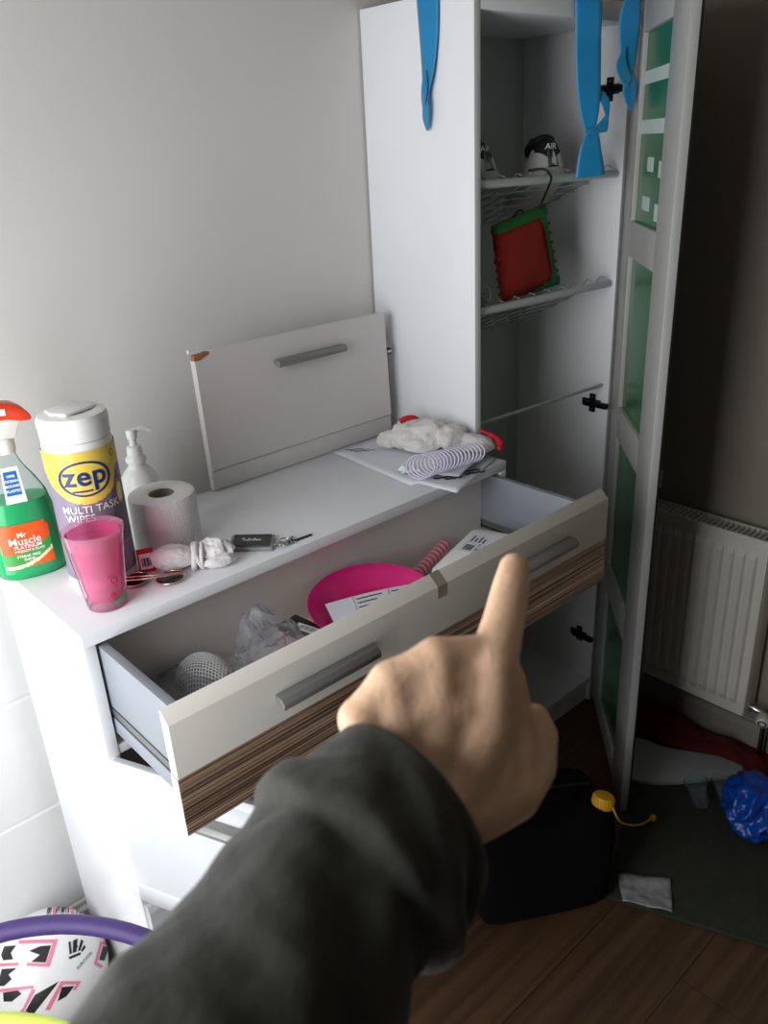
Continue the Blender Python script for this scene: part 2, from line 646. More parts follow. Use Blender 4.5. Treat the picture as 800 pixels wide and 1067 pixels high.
# left wall with the window opening: one piece with a hole
bm = bmesh.new()
def ring_wall(x0, x1):
    o_ = [(YF, -.1), (YB, -.1), (YB, ZC), (YF, ZC)]
    i_ = [(WIN_Y0, WIN_Z0), (WIN_Y1, WIN_Z0), (WIN_Y1, WIN_Z1), (WIN_Y0, WIN_Z1)]
    V = {}
    for x in (x0, x1):
        V[x] = ([bm.verts.new((x, *p)) for p in o_], [bm.verts.new((x, *p)) for p in i_])
    for x in (x0, x1):
        for k in range(4):
            l = (k + 1) % 4
            bm.faces.new((V[x][0][k], V[x][0][l], V[x][1][l], V[x][1][k]))
    for k in range(4):
        l = (k + 1) % 4
        bm.faces.new((V[x0][1][k], V[x0][1][l], V[x1][1][l], V[x1][1][k]))
        bm.faces.new((V[x0][0][k], V[x0][0][l], V[x1][0][l], V[x1][0][k]))
    bmesh.ops.recalc_face_normals(bm, faces=bm.faces[:])
ring_wall(XL - .12, XL)
wl = struct(from_bm('wall_left', bm, m_wall))
win = bpy.data.objects.new('window_1', None)
COL.objects.link(win)
win.location = (XL - .09, (WIN_Y0 + WIN_Y1) / 2, WIN_Z0)
struct(win)
fx0, fx1 = XL - .11, XL - .06
for a, b_ in (((WIN_Y0, WIN_Z0), (WIN_Y1, WIN_Z0 + .05)), ((WIN_Y0, WIN_Z1 - .05), (WIN_Y1, WIN_Z1)),
              ((WIN_Y0, WIN_Z0 + .05), (WIN_Y0 + .05, WIN_Z1 - .05)), ((WIN_Y1 - .05, WIN_Z0 + .05), (WIN_Y1, WIN_Z1 - .05)),
              ((-.32, WIN_Z0 + .05), (-.26, WIN_Z1 - .05))):
    box('window_frame', (fx0, *a), (fx1, *b_), m_upvc, win, 0.004)
for a, b_ in ((WIN_Y0 + .05, -.32), (-.26, WIN_Y1 - .05)):
    box('pane', (XL - .09, a, WIN_Z0 + .05), (XL - .084, b_, WIN_Z1 - .05), m_glassw, win)
box('window_sill', (XL - .06, WIN_Y0, WIN_Z0 - .02), (XL + .10, WIN_Y1, WIN_Z0 - .001), m_upvc, win, 0.005)

# white horizontal cladding boards on the lower back wall, left of the sideboard
for z0, z1 in ((0.105, 0.365), (0.367, 0.627), (0.629, 0.889)):
    prism('board', [(YB, z0), (YB - .010, z0), (YB - .010, z1 - .008), (YB - .004, z1), (YB, z1)], 0, XL, 0.55, m_clad, wb)
struct(prism('baseboard_back', [(YB, 0), (YB - .018, 0), (YB - .018, .075), (YB - .012, .082), (YB - .012, .094), (YB - .005, .104), (YB, .104)], 0, XL, 0.93, m_skirt))
struct(prism('baseboard_right', [(XR, 0), (XR - .016, 0), (XR - .016, .07), (XR - .006, .085), (XR, .085)], 1, YF, YB - .02, m_wall_r))

# ------------------------------------------------------------------ sideboard with pulled-out drawer
W, D, H = 0.915, 0.335, 0.93
T = 0.018
sb = thing('sideboard', 'white melamine sideboard with its top drawer pulled out, against the grey wall', 'sideboard', (W / 2, D / 2, 0))
box('top_panel', (0, 0, H - .020), (W, D, H), m_top, sb, 0.0012)
box('side_panel', (0, 0.0002, 0.0), (T, D, H - .020), m_white, sb, 0.001)
box('side_panel', (W - T, 0.0002, 0.0), (W, D, H - .020), m_white, sb, 0.001)
box('back_panel', (T, D - .006, 0.06), (W - T, D - .001, H - .020), m_inner, sb)
box('bottom_panel', (T, 0.002, 0.06), (W - T, D - .006, 0.078), m_white, sb)
box('plinth', (T, 0.02, 0.0), (W - T, 0.036, 0.06), m_white, sb)
box('rail', (T, 0.002, 0.715), (W - T, D - .006, 0.731), m_white, sb)
box('divider', (W / 2 - .009, 0.004, 0.078), (W / 2 + .009, D - .006, 0.715), m_white, sb)
box('inner_shelf', (T, 0.004, 0.405), (W / 2 - .009, D - .006, 0.421), m_white, sb)
box('inner_shelf', (W / 2 + .009, 0.004, 0.405), (W - T, D - .006, 0.421), m_white, sb)

# drawer
yf = -0.245
dr = box('drawer', (.036, -.226, .752), (W - .036, .05, .762), m_inner, sb)
# front: white upper board with a chamfered top, grooved zebrano lower strip
prism('front_board', [(yf, .832), (yf, .914), (yf + .018, .930), (yf + .018, .832)], 0, -.003, W + .001, m_front, dr, 0.0009)
bm = bmesh.new()
prof = []
nz_ = 34
for i in range(nz_ + 1):
    z = .740 + (.831 - .740) * i / nz_
    prof.append((yf + (.0000 if i % 2 else .0016) + .0006 * noise.noise(Vector((0, 0, i * 1.7))), z))
poly = [(yf + .018, .740)] + prof + [(yf + .018, .831)]
prism('wood_strip', poly[::-1], 0, -.003, W + .001, m_zebra, dr)
box('end_strip', (-.0036, yf + .0015, .740), (-.0030, yf + .0175, .831), m_white, dr)
box('back_board', (.036, .038, .762), (W - .036, .05, .888), m_inner, dr)
for s in (0, 1):
    x0 = .0225 if s == 0 else W - .036
    x1 = x0 + .0135
    box('drawer_side', (x0, -.227, .800), (x1, .05, .904), m_blueg, dr, 0.0008)
    xo = x0 if s == 0 else x1 - .010
    box('runner', (xo - .001, -.222, .786), (xo + .008, .05, .7985), m_runner, dr)
    box('runner', (xo, -.224, .7805), (xo + .006, .05, .785), m_dark, dr)
    box('runner', (xo - .001, -.226, .752), (xo + .006, .05, .7795), m_blueg, dr, 0.0006)
for hx in (.148, .625):
    L = .172
    b_ = bmesh.new()
    prism('handle', [(yf - .021, .864), (yf - .022, .873), (yf - .016, .880), (yf - .0005, .880), (yf - .0005, .872), (yf - .014, .864)], 0, hx, hx + L, m_handle, dr, 0.0012)
prism('tape', [(yf - .0006, .893), (yf - .0006, .9142), (yf + .0180, .9306), (yf + .0185, .9296), (yf + .0002, .9136), (yf + .0002, .893)], 0, .458, .478, m_tape, dr)

# open lower left door, hinged on the left side panel, swung towards the room
def bevel_door(name, M_, w, h, parent, mtl, lip):
    poly = [(0, 0), (-.016, 0.004), (-.016, lip - .003), (-.0135, lip), (-.016, lip + .003), (-.016, h - .010), (-.010, h), (0, h)]
    return prism(name, poly, 0, 0, w, mtl, parent, 0.0006, M_)
Md = Matrix.Translation((.012, -.0005, .430)) @ Matrix.Rotation(math.radians(-67), 4, 'Z')
ld_ = bevel_door('door', Md, .440, .285, sb, m_gloss, .040)
prism('door_handle', [(-.037, .226), (-.038, .234), (-.032, .240), (-.0165, .240), (-.0165, .232), (-.03, .226)], 0, .14, .31, m_handle, ld_, 0.0012, Md)
Mc = Matrix.Translation((.003, -.0005, .068))
for x0 in (.003, .459):
    Mc = Matrix.Translation((x0, -.0005, .068))
    q = bevel_door('door', Mc, .453, .345, sb, m_gloss, .040)
    prism('door_handle', [(-.037, .286), (-.038, .294), (-.032, .300), (-.0165, .300), (-.0165, .292), (-.03, .286)], 0, .14, .31, m_handle, q, 0.0012, Mc)
for z in (.48, .66):
    box('hinge', (T, .004, z - .012), (T + .012, .05, z + .012), m_blackm, sb, 0.002)

# ------------------------------------------------------------------ detached door leaning on the wall
cd = thing('cabinet_door', 'loose white cabinet door with grey bar handle and chipped corner, stood against the wall', 'door', (.66, .325, H))
tilt = math.radians(-2.0)
Mp = Matrix.Translation((.417, .3345, H + .0012)) @ Matrix.Rotation(tilt, 4, 'X')
# board with the top left corner broken off
pw_, ph_ = .474, .270
prism('panel', [(0, .0415), (pw_, .0415), (pw_, ph_), (.034, ph_), (.034, ph_ - .006), (.014, ph_ - .014), (0, ph_ - .014)], 1, -.017, 0, m_loose, cd, 0, Mp)
prism('lower_strip', [(0, 0), (-.0145, 0.0), (-.0150, .0375), (-.0125, .0405), (0, .0405)], 0, 0, pw_, m_loose, cd, 0.0005, Mp)
prism('chipped_core', [(0.0005, ph_ - .0138), (.014, ph_ - .0138), (.0338, ph_ - .0058), (.0338, ph_ - .0012), (.020, ph_ - .003), (.001, ph_ - .004)], 1, -.0155, -.003, m_chip, cd, 0, Mp)
prism('torn_foil', [(-.004, ph_ - .001), (.035, ph_ - .0010), (.035, ph_ + .0008), (.01, ph_ + .003), (-.004, ph_ + .006)], 1, -.006, 0.0, m_white, cd, 0, Mp)
prism('handle', [(-.037, .212), (-.039, .219), (-.034, .226), (-.0175, .226), (-.0175, .218), (-.032, .212)], 0, .172, .346, m_handle, cd, 0.0012, Mp)
hg = box('hinge', (pw_, -.0135, .176), (pw_ + .018, -.0035, .190), m_blackm, cd, 0.002, Mp)
box('hinge_arm', (pw_ + .004, -.0150, .180), (pw_ + .016, -.0135, .186), m_steel, hg, 0.0006, Mp)

# ------------------------------------------------------------------ tall wardrobe
X0, X1, Y0, Y1, ZT = .930, 1.448, .098, .400, 1.782
wd = thing('wardrobe', 'tall narrow white wardrobe with its green glass door standing open', 'wardrobe', ((X0 + X1) / 2, (Y0 + Y1) / 2, 0))
box('side_panel', (X0, Y0, 0), (X0 + T, Y1, ZT), m_white, wd, 0.001)
box('side_panel', (X1 - T, Y0, 0), (X1, Y1, ZT), m_white, wd, 0.001)
box('top_panel', (X0 + T, Y0, ZT - .036), (X1 - T, Y1, ZT), m_white, wd, 0.001)
box('back_panel', (X0 + T, Y1 - .014, .07), (X1 - T, Y1 - .008, ZT - .036), m_backing, wd)
box('bottom_panel', (X0 + T, Y0 + .002, .062), (X1 - T, Y1 - .014, .080), m_white, wd)
box('plinth', (X0 + T, Y0 + .012, 0), (X1 - T, Y0 + .028, .062), m_white, wd)
xi0, xi1 = X0 + T, X1 - T
def wire_shelf(z, zb):
    ya, yb = Y0 + .016, Y1 - .030
    t = tube('wire_shelf', [(xi0 + .001, ya, z), (xi1 - .001, ya, z - .006)], .0085, m_tubeg, wd, 14)
    def P(x, s):
        return Vector((x, ya + (yb - ya) * s, z + .004 + (zb - z) * s))
    for s in (.12, .28, .44, .60, .76, .92, 1.0):
        tube('wire', [P(xi0 + .002, s), P(xi1 - .002, s)], .0016, m_wire, t, 6)
    nx = 9
    for i in range(nx):
        x = xi0 + .03 + (xi1 - xi0 - .06) * i / (nx - 1)
        tube('wire', [P(x, 0) + Vector((0, -.006, .006)), P(x, .03) + Vector((0, 0, .013)), P(x, .09), P(x, 1.0)], .0016, m_wire, t, 6)
wire_shelf(1.456, 1.345)
wire_shelf(1.213, 1.085)
tube('shelf_rail', [(xi0 + .001, Y0 + .02, .972), (xi1 - .001, Y0 + .02, .957)], .0042, m_wire, wd, 10)
box('lower_shelf', (xi0, Y0 + .05, .575), (xi1, Y1 - .014, .591), m_inner, wd)
for z in (1.623, .906, .214):
    h = box('hinge', (xi1 - .004, Y0 + .020, z - .010), (xi1 - .0005, Y0 + .075, z + .010), m_blackm, wd, 0.0015)
    box('mount_plate', (xi1 - .003, Y0 + .036, z - .024), (xi1 - .0002, Y0 + .054, z + .024), m_blackm, h, 0.0012)
    box('hinge_arm', (xi1 - .016, Y0 - .004, z - .007), (xi1 - .004, Y0 + .062, z + .007), m_blackm, h, 0.002)
    for dz in (-.017, .017):
        box('screw', (xi1 - .0036, Y0 + .042, z + dz - .003), (xi1 - .0028, Y0 + .048, z + dz + .003), m_steel, h)

# door: aluminium-look frame with four green panes; opened about 43 degrees
Mo = Matrix.Translation((1.426, .086, 0)) @ Matrix.Rotation(math.radians(-137.4), 4, 'Z')
DL, DT, DB = .468, 1.776, .030
s0, s1 = .094, .345
panes = ((1.357, 1.716), (.935, 1.283), (.510, .860), (.085, .435))
holes = sorted(panes)
door = box('door', (0, 0, DB), (s0, .019, DT), m_silver, wd, 0.001, Mo)
box('stile', (s1, 0, DB), (DL, .019, DT), m_silver, door, 0.001, Mo)
box('edge_seal', (DL, .0165, DB), (DL + .0015, .0204, DT), m_blackp, door, 0, Mo)
box('outer_skin', (0, .0192, DB), (DL, .0204, DT), m_blackp, door, 0, Mo)
zs = [DB] + [v for h in holes for v in h] + [DT]
for k in range(0, len(zs), 2):
    box('rail', (s0, 0.0002, zs[k]), (s1, .0188, zs[k + 1]), m_silver, door, 0.0008, Mo)
for a, b_ in holes:
    box('pane', (s0, .009, a), (s1, .0135, b_), m_green, door, 0, Mo)
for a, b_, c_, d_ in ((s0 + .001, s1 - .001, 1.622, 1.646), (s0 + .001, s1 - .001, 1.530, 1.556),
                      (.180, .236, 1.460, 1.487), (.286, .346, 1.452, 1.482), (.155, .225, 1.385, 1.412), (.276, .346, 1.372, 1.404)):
    box('white_stripe', (a, .0082, c_), (b_, .0089, d_), m_stripe, door, 0, Mo)  # thin pale bands and blocks laid over the top green pane
for z in (1.296, .882, .470):
    for dx in (.13, .20):
        lathe('bolt', [(0, -.0012), (.0022, -.001), (.0026, 0), (0, 0)], m_steel, door, 8,
              Mo @ Matrix.Translation((dx, -.0002, z)) @ Matrix.Rotation(-PI / 2, 4, 'X') @ Matrix.Scale(-1, 4, (0, 0, 1)))

# ------------------------------------------------------------------ blue ribbons
def Vv(*a):
    return Vector(a)
rb = thing('blue_ribbon', 'blue satin ribbon hanging down the outer left side of the wardrobe', 'ribbon', (.922, .205, 1.55))
g_rib = 'blue ribbons draped over the wardrobe'
rb['group'] = g_rib
strip('band', [(Vv(1.02, .206, 1.7845), Vv(0, .028, 0)), (Vv(.95, .206, 1.7855), Vv(0, .028, 0)), (Vv(.929, .206, 1.786), Vv(0, .028, 0)), (Vv(.9255, .206, 1.775), Vv(0, .028, 0)),
               (Vv(.925, .205, 1.72), Vv(.001, .025, 0)), (Vv(.923, .207, 1.66), Vv(.003, .019, 0)), (Vv(.919, .210, 1.625), Vv(.004, .013, 0)), (Vv(.917, .211, 1.605), Vv(.004, .010, 0))], m_ribbon, rb)
strip('tail', [(Vv(.916, .211, 1.612), Vv(.003, .012, .002)), (Vv(.914, .207, 1.598), Vv(.003, .011, 0)), (Vv(.917, .210, 1.578), Vv(.003, .011, 0)), (Vv(.920, .209, 1.556), Vv(.001, .0035, 0))], m_ribbon, rb)
strip('fold', [(Vv(.917, .204, 1.648), Vv(.002, .004, .012)), (Vv(.911, .206, 1.628), Vv(.002, .008, .008)), (Vv(.914, .212, 1.608), Vv(.003, .008, .004)), (Vv(.919, .215, 1.596), Vv(.002, .005, 0))], m_ribbon, rb)

rb = thing('blue_ribbon', 'blue satin ribbon with a knot hanging in front of the wardrobe shelves', 'ribbon', (1.25, .085, 1.45))
rb['group'] = g_rib
strip('band', [(Vv(1.245, .18, 1.7855), Vv(.026, -.008, 0)), (Vv(1.245, .11, 1.7860), Vv(.026, -.008, 0)), (Vv(1.245, .092, 1.786), Vv(.026, -.004, 0)), (Vv(1.243, .080, 1.772), Vv(.024, -.014, 0)),
               (Vv(1.246, .078, 1.70), Vv(.0235, -.014, 0)), (Vv(1.250, .076, 1.63), Vv(.0225, -.014, 0)), (Vv(1.258, .076, 1.580), Vv(.018, -.011, 0)), (Vv(1.264, .076, 1.538), Vv(.009, -.005, 0))], m_ribbon, rb)
strip('tail', [(Vv(1.264, .074, 1.546), Vv(.010, -.006, 0)), (Vv(1.264, .071, 1.532), Vv(.014, -.008, 0)), (Vv(1.264, .073, 1.505), Vv(.021, -.012, 0)), (Vv(1.268, .074, 1.472), Vv(.026, -.016, .001)), (Vv(1.270, .075, 1.452), Vv(.028, -.017, .002))], m_ribbon, rb)
strip('fold', [(Vv(1.262, .066, 1.540), Vv(.002, 0, .007)), (Vv(1.278, .060, 1.548), Vv(.002, .001, .012)), (Vv(1.296, .054, 1.562), Vv(.003, .001, .020)), (Vv(1.290, .060, 1.592), Vv(.004, 0, .014)), (Vv(1.278, .068, 1.612), Vv(.003, 0, .006))], m_ribbon, rb)
tube('knot', spline([(1.252, .076, 1.534), (1.262, .068, 1.541), (1.276, .064, 1.538)], 4), [.005] * 8 + [.004], m_ribbon, rb, 10)

rb = thing('blue_ribbon', 'short blue satin ribbon looped over the top of the green glass door', 'ribbon', (1.33, .04, 1.57))
rb['group'] = g_rib
strip('band', [(Vv(1.358, .004, 1.7795), Vv(.018, .017, 0)), (Vv(1.345, .022, 1.781), Vv(.019, .010, 0)), (Vv(1.334, .036, 1.778), Vv(.020, -.004, 0)), (Vv(1.330, .040, 1.74), Vv(.022, -.010, 0)), (Vv(1.331, .040, 1.70), Vv(.020, -.009, 0)),
               (Vv(1.333, .040, 1.665), Vv(.014, -.007, 0)), (Vv(1.335, .040, 1.640), Vv(.008, -.003, 0))], m_ribbon, rb)
strip('fold', [(Vv(1.318, .042, 1.688), Vv(.005, -.002, .004)), (Vv(1.311, .042, 1.665), Vv(.011, -.004, .008)), (Vv(1.322, .039, 1.642), Vv(.008, -.003, .010)), (Vv(1.340, .037, 1.628), Vv(.004, -.002, .010))], m_ribbon, rb)
strip('tail', [(Vv(1.335, .039, 1.648), Vv(.009, -.003, .004)), (Vv(1.343, .039, 1.622), Vv(.015, -.006, .008)), (Vv(1.349, .039, 1.600), Vv(.012, -.005, .004)), (Vv(1.354, .040, 1.578), Vv(.004, -.001, 0))], m_ribbon, rb)

# ------------------------------------------------------------------ shoes on the upper wire shelf
def sneaker(name, label, M_, group):
    t = thing(name, label, 'shoe', M_.translation, group)
    S_ = [(-.006, .010, .058), (-.002, .022, .074), (.008, .031, .086), (.03, .036, .086), (.06, .037, .072), (.10, .039, .066), (.14, .043, .052), (.18, .043, .040), (.205, .035, .033), (.218, .014, .022)]
    def sec(x):
        for (a, wa, ha), (b, wb_, hb) in zip(S_[:-1], S_[1:]):
            if a <= x <= b:
                k = (x - a) / (b - a)
                return wa + (wb_ - wa) * k, ha + (hb - ha) * k
        return S_[-1][1:]
    def S(x, th, sc_=1.0):
        w, h = sec(x)
        c, s = math.cos(th), math.sin(th)
        return Vector((x, sc_ * w * math.copysign(abs(c) ** .75, c), .014 + (h - .014) * (abs(s) ** .75) * (1 + (sc_ - 1) * .6)))
    v, f = [], []
    xs = []
    for (a, _, _), (b, _, _) in zip(S_[:-1], S_[1:]):
        xs += [a, (a + b) / 2]
    xs.append(S_[-1][0])
    n = 17
    for x in xs:
        for k in range(n):
            v.append(S(x, PI * k / (n - 1)))
    for i in range(len(xs) - 1):
        for k in range(n - 1):
            f.append((i * n + k, i * n + k + 1, (i + 1) * n + k + 1, (i + 1) * n + k))
        f.append((i * n, (i + 1) * n, (i + 1) * n + n - 1, i * n + n - 1))
    f.append(tuple(range(n)))
    f.append(tuple(range((len(xs) - 1) * n, len(xs) * n))[::-1])
    mk('upper', v, f, m_shoew, t, True, M_)
    # sole
    out = []
    for x, w, h in S_:
        out.append((x - (.003 if x < 0 else 0), w * 1.06))
    poly = [(x, w) for x, w in out] + [(x, -w) for x, w in out[::-1]]
    prism('sole', poly, 2, 0, .018, m_shoes, t, 0.002, M_)
    # black heel counter
    def hp(u, w):
        return M_ @ S(u, w, 1.04)
    patch('heel_patch', hp, -.006, .070, .16 * PI, .84 * PI, m_shoek, t, 20, 20,
          keep=lambda u, w: abs(w / PI - .5) < .34 - u * 3.0 or u < .014)
    mk('heel_back', [M_ @ S(-.0062, PI * k / 12, 1.04) for k in range(13)], [tuple(range(13))], m_shoek, t)
    # collar and tongue loop
    ring = [Vector((.045 + .034 * math.cos(a), .026 * math.sin(a), .083 + .006 * math.cos(a) * -1)) for a in [2 * PI * k / 24 for k in range(24)]]
    tube('collar', [M_ @ p for p in ring], .007, m_shoek, t, 8, True)
    lp = [(.085, .006, .075), (.080, .008, .10), (.072, .004, .112), (.066, -.002, .104), (.074, -.004, .086), (.088, -.004, .072)]
    tube('loop', [M_ @ Vector(p) for p in spline(lp, 5)], .0026, m_shoek, t, 6)
    # lettering on the heel
    def fn(u, w):
        th = PI * .5 + u / .034
        x = -.0015 - (.058 - (.060 + w)) * .0
        p = S(.004, th, 1.09)
        return M_ @ Vector((-.0085 + abs(u) * .28, -u, .062 + w))
    text('lettering', 'AIR', .017, fn, m_ink_w, t, bold=0.0002, shear=.25, maxedge=.003)
    return t
sl = math.radians(24)
g_sh = 'trainers on the upper wire shelf'
Msh = Matrix.Translation((1.222, .134, 1.456)) @ Matrix.Rotation(math.radians(62), 4, 'Z') @ Matrix.Rotation(sl, 4, 'Y')
sneaker('trainer', 'white trainer with a black heel on the upper shelf, beside the blue ribbon', Msh, g_sh)
Msh = Matrix.Translation((1.022, .134, 1.459)) @ Matrix.Rotation(math.radians(88), 4, 'Z') @ Matrix.Rotation(sl, 4, 'Y')
sneaker('trainer', 'white trainer with a black heel half hidden by the wardrobe side panel', Msh, g_sh)

# red and green drawstring bag hanging from the upper shelf
fb = thing('drawstring_bag', 'red and green felt bag hanging by a black cord under the upper shelf', 'bag', (1.14, .135, 1.20))
def fbag(u, w):
    # u 0..1 across, w 0..1 up
    xa = 1.076 + (1.036 - 1.076) * w
    xb = 1.274 + (1.212 - 1.274) * w
    z0 = 1.212 + .012 * u
    z1 = 1.372 + .030 * u
    return xa + (xb - xa) * u, z0 + (z1 - z0) * w
bm = bmesh.new()
N = 14
grid = {}
for side in (0, 1):
    for i in range(N + 1):
        for j in range(N + 1):
            u, w = i / N, j / N
            x, z = fbag(u, w)
            edge = min(u, 1 - u, w, 1 - w)
            th = .022 * min(1, (edge * 4)) ** .5
            yy = .150 + (-th if side == 0 else th) + .003 * noise.noise(Vector((u * 4, w * 4, side)))
            if i in (0,) or i == N:
                x += .004 * math.sin(w * 40)
            grid[side, i, j] = bm.verts.new((x, yy, z))
    for i in range(N):
        for j in range(N):
            q = [grid[side, i, j], grid[side, i + 1, j], grid[side, i + 1, j + 1], grid[side, i, j + 1]]
            bm.faces.new(q if side == 0 else q[::-1])
bmesh.ops.remove_doubles(bm, verts=bm.verts[:], dist=0.0008)
from_bm('body', bm, m_bagred, fb, True)
def fpt(u, w, off=.0012):
    x, z = fbag(u, w)
    edge = min(u, 1 - u, w, 1 - w)
    th = .022 * min(1, max(0, edge) * 4) ** .5
    return Vector((x, .150 - th - off - .0045, z))
patch('top_trim', fpt, 0.0, 1.0, .90, 1.0, m_baggrn, fb, 14, 3)
patch('side_trim', fpt, .76, .86, 0.0, .90, m_baggrn, fb, 3, 14)
patch('bottom_trim', fpt, 0.35, 1.0, 0.0, .18, m_baggrn, fb, 14, 5, keep=lambda u, w: w < .02 + (u - .35) * .26)
for k in range(7):
    z = 1.226 + k * .021
    x = 1.274 - (z - 1.212) / .17 * .06
    prism('fringe_tooth', [(x - .004, z), (x + .011, z + .009), (x - .006, z + .017)], 1, .148, .152, m_bagred if k > 1 else m_baggrn, fb)
for k in range(5):
    z = 1.222 + k * .017
    x = 1.076 - (z - 1.212) / .17 * .04
    prism('fringe_tooth', [(x + .004, z), (x - .010, z + .007), (x + .005, z + .015)], 1, .148, .152, m_bagred, fb)
tube('cord', spline([(1.185, .142, 1.390), (1.182, .128, 1.415), (1.165, .100, 1.445), (1.160, .094, 1.460), (1.150, .105, 1.474), (1.13, .13, 1.472)], 6), .0026, m_blackp, fb, 6)
tube('cord', spline([(1.10, .150, 1.372), (1.115, .146, 1.392), (1.135, .146, 1.394), (1.15, .148, 1.376)], 6), .0022, m_blackp, fb, 6)
# grey lace-up slipper peeping out on the lower shelf
gs = thing('grey_slipper', 'small grey slipper at the left end of the lower wire shelf', 'shoe', (.985, .15, 1.205))
blob('body', (.985, .165, 1.232), (.028, .05, .024), m_greyblk, gs, 3, .1, 1.5, 4)
tube('lace', spline([(.965, .122, 1.245), (.985, .116, 1.262), (1.005, .122, 1.245), (.990, .114, 1.232), (.972, .118, 1.246)], 6), .0018, m_wire, gs, 6)

# ------------------------------------------------------------------ spray bottle of window cleaner
sp = thing('spray_bottle', 'clear spray bottle of green window cleaner with a red trigger', 'bottle', (.036, .262, H))
Ms = Matrix.Translation((.036, .262, H)) @ Matrix.Rotation(math.radians(-15), 4, 'Z')
a_, b_ = .054, .033
def bodyprof(z):
    pts = [(0, .90), (.004, .97), (.012, 1.0), (.06, 1.0), (.105, .96), (.135, .84), (.160, .62), (.180, .40), (.195, .29), (.205, .26)]
    for (za, ka), (zb, kb) in zip(pts[:-1], pts[1:]):
        if za <= z <= zb:
            return ka + (kb - ka) * (z - za) / (zb - za)
    return pts[-1][1]
zz = [0, .002, .005, .012, .03, .06, .085, .105, .12, .135, .148, .16, .17, .18, .19, .197, .205]
def ovalprof(k):
    # neck becomes round
    return a_ * k, max(b_ * min(1.0, k * 1.05), .0135)
def loft(name, zs_, mtl, inset, parent, M_, top=True):
    v, f, n = [], [], 40
    for z in zs_:
        A, B = ovalprof(bodyprof(z))
        for i in range(n):
            t = 2 * PI * i / n
            c, s = math.cos(t), math.sin(t)
            v.append(((A - inset) * math.copysign(abs(c) ** .85, c), (B - inset) * math.copysign(abs(s) ** .85, s), z))
    for k in range(len(zs_) - 1):
        for i in range(n):
            j = (i + 1) % n
            f.append((k * n + i, k * n + j, (k + 1) * n + j, (k + 1) * n + i))
    f.append(tuple(range(n))[::-1])
    if top:
        f.append(tuple(range((len(zs_) - 1) * n, len(zs_) * n)))
    return autosmooth(mk(name, v, f, mtl, parent, True, M_), 50)
loft('bottle_shell', zz, m_clear, 0.0, sp, Ms)
loft('cleaning_liquid', [z for z in zz if z <= .135][0:1] + [.004, .012, .03, .06, .085, .105, .120, .128], m_liquid, 0.0012, sp, Ms)
def fs(off):
    def g(u, w):
        A, B = ovalprof(bodyprof(w))
        k = max(0.0, 1 - abs(u / A) ** 2.35) ** (1 / 2.35)
        return Ms @ Vector((u, -(B * k) - off, w))
    return g
def lab(u, w):
    w -= .008
    # rounded front label
    x = (u + .002) / .037
    return abs(x) < 1 and .012 < w < .088 and (w < .080 or (abs(x) < .88))
patch('front_label', fs(.0007), -.039, .035, .018, .098, m_orange, sp, 20, 22, keep=lab)
patch('label_band', fs(.0011), -.039, .035, .018, .072, m_lgreen, sp, 24, 26, keep=lambda u, w: lab(u, w) and .030 < w - .012 * (u + .002) / .037 - 6 * u * u < .048)
patch('label_swoosh', fs(.0011), -.039, .035, .018, .072, m_cream, sp, 24, 30, keep=lambda u, w: lab(u, w) and .0235 < w - .012 * (u + .002) / .037 - 6 * u * u < .0295)
for s_, sz, u0, w0, mt_ in (('Mr', .012, -.006, .0690, m_ink_w), ('Muscle', .0175, -.003, .0580, m_ink_w), ('PLATINUM', .0086, .000, .0480, m_ink_w), ('WINDOW & GLASS', .0052, .001, .0415, m_ink_w), ('STREAK FREE', .0060, -.002, .0325, m_ink_w), ('SHINE', .0060, -.002, .0265, m_ink_w)):
    g = fs(.0015)
    text('lettering', s_, sz, (lambda u, w, g=g, u0=u0, w0=w0: g(u + u0, w + w0 + .008)), mt_, sp, bold=.0001, maxedge=.006)
# hanging tag
tg = fs(.004)
patch('neck_tag', lambda u, w: Ms @ Vector((u * (1.0 + (.185 - w) * 5), -.0185 - (.19 - w) * .26, w)), -.0125, .0115, .130, .184, m_ink_w, sp, 4, 6)
patch('tag_print', lambda u, w: Ms @ Vector((u * (1.0 + (.185 - w) * 5), -.0191 - (.19 - w) * .26, w)), -.0100, .0080, .142, .178, m_tagblue, sp, 4, 6)
for k, s_ in enumerate(('100%', 'OCEAN', 'BOUND', 'PLASTIC')):
    text('lettering', s_, .0058, (lambda u, w, k=k: Ms @ Vector((u - .001, -.0197 - (.19 - (.171 - .0074 * k)) * .26, .171 - .0074 * k + w))), m_ink_w, sp, bold=.0002)
# trigger head
lathe('collar', [(0, .203), (.0165, .203), (.0172, .206), (.0172, .222), (.0150, .226), (0, .226)], m_wplast, sp, 28, Ms)
Mh = Ms @ Matrix.Rotation(math.radians(8), 4, 'Z')
prism('sprayer_body', [(-.030, .224), (.018, .224), (.024, .236), (.030, .246), (.030, .256), (-.036, .256), (-.042, .244)], 1, -.0125, .0125, m_wplast, sp, 0.003, Mh)
prism('red_shroud', [(-.048, .250), (-.046, .266), (-.030, .278), (.002, .282), (.026, .277), (.040, .266), (.0475, .254), (.046, .247), (.030, .249), (.012, .255), (-.020, .256)], 1, -.0165, .0165, m_redp, sp, 0.004, Mh)
prism('trigger', [(-.028, .250), (-.036, .247), (-.039, .232), (-.034, .216), (-.031, .216), (-.033, .232), (-.027, .244)], 1, -.008, .008, m_redp, sp, 0.0015, Mh)
prism('emblem', [(.0035, .2635), (.0115, .2625), (.0115, .2725), (.0035, .2735)], 1, -.0172, -.0166, m_ink_w, sp, 0, Mh)

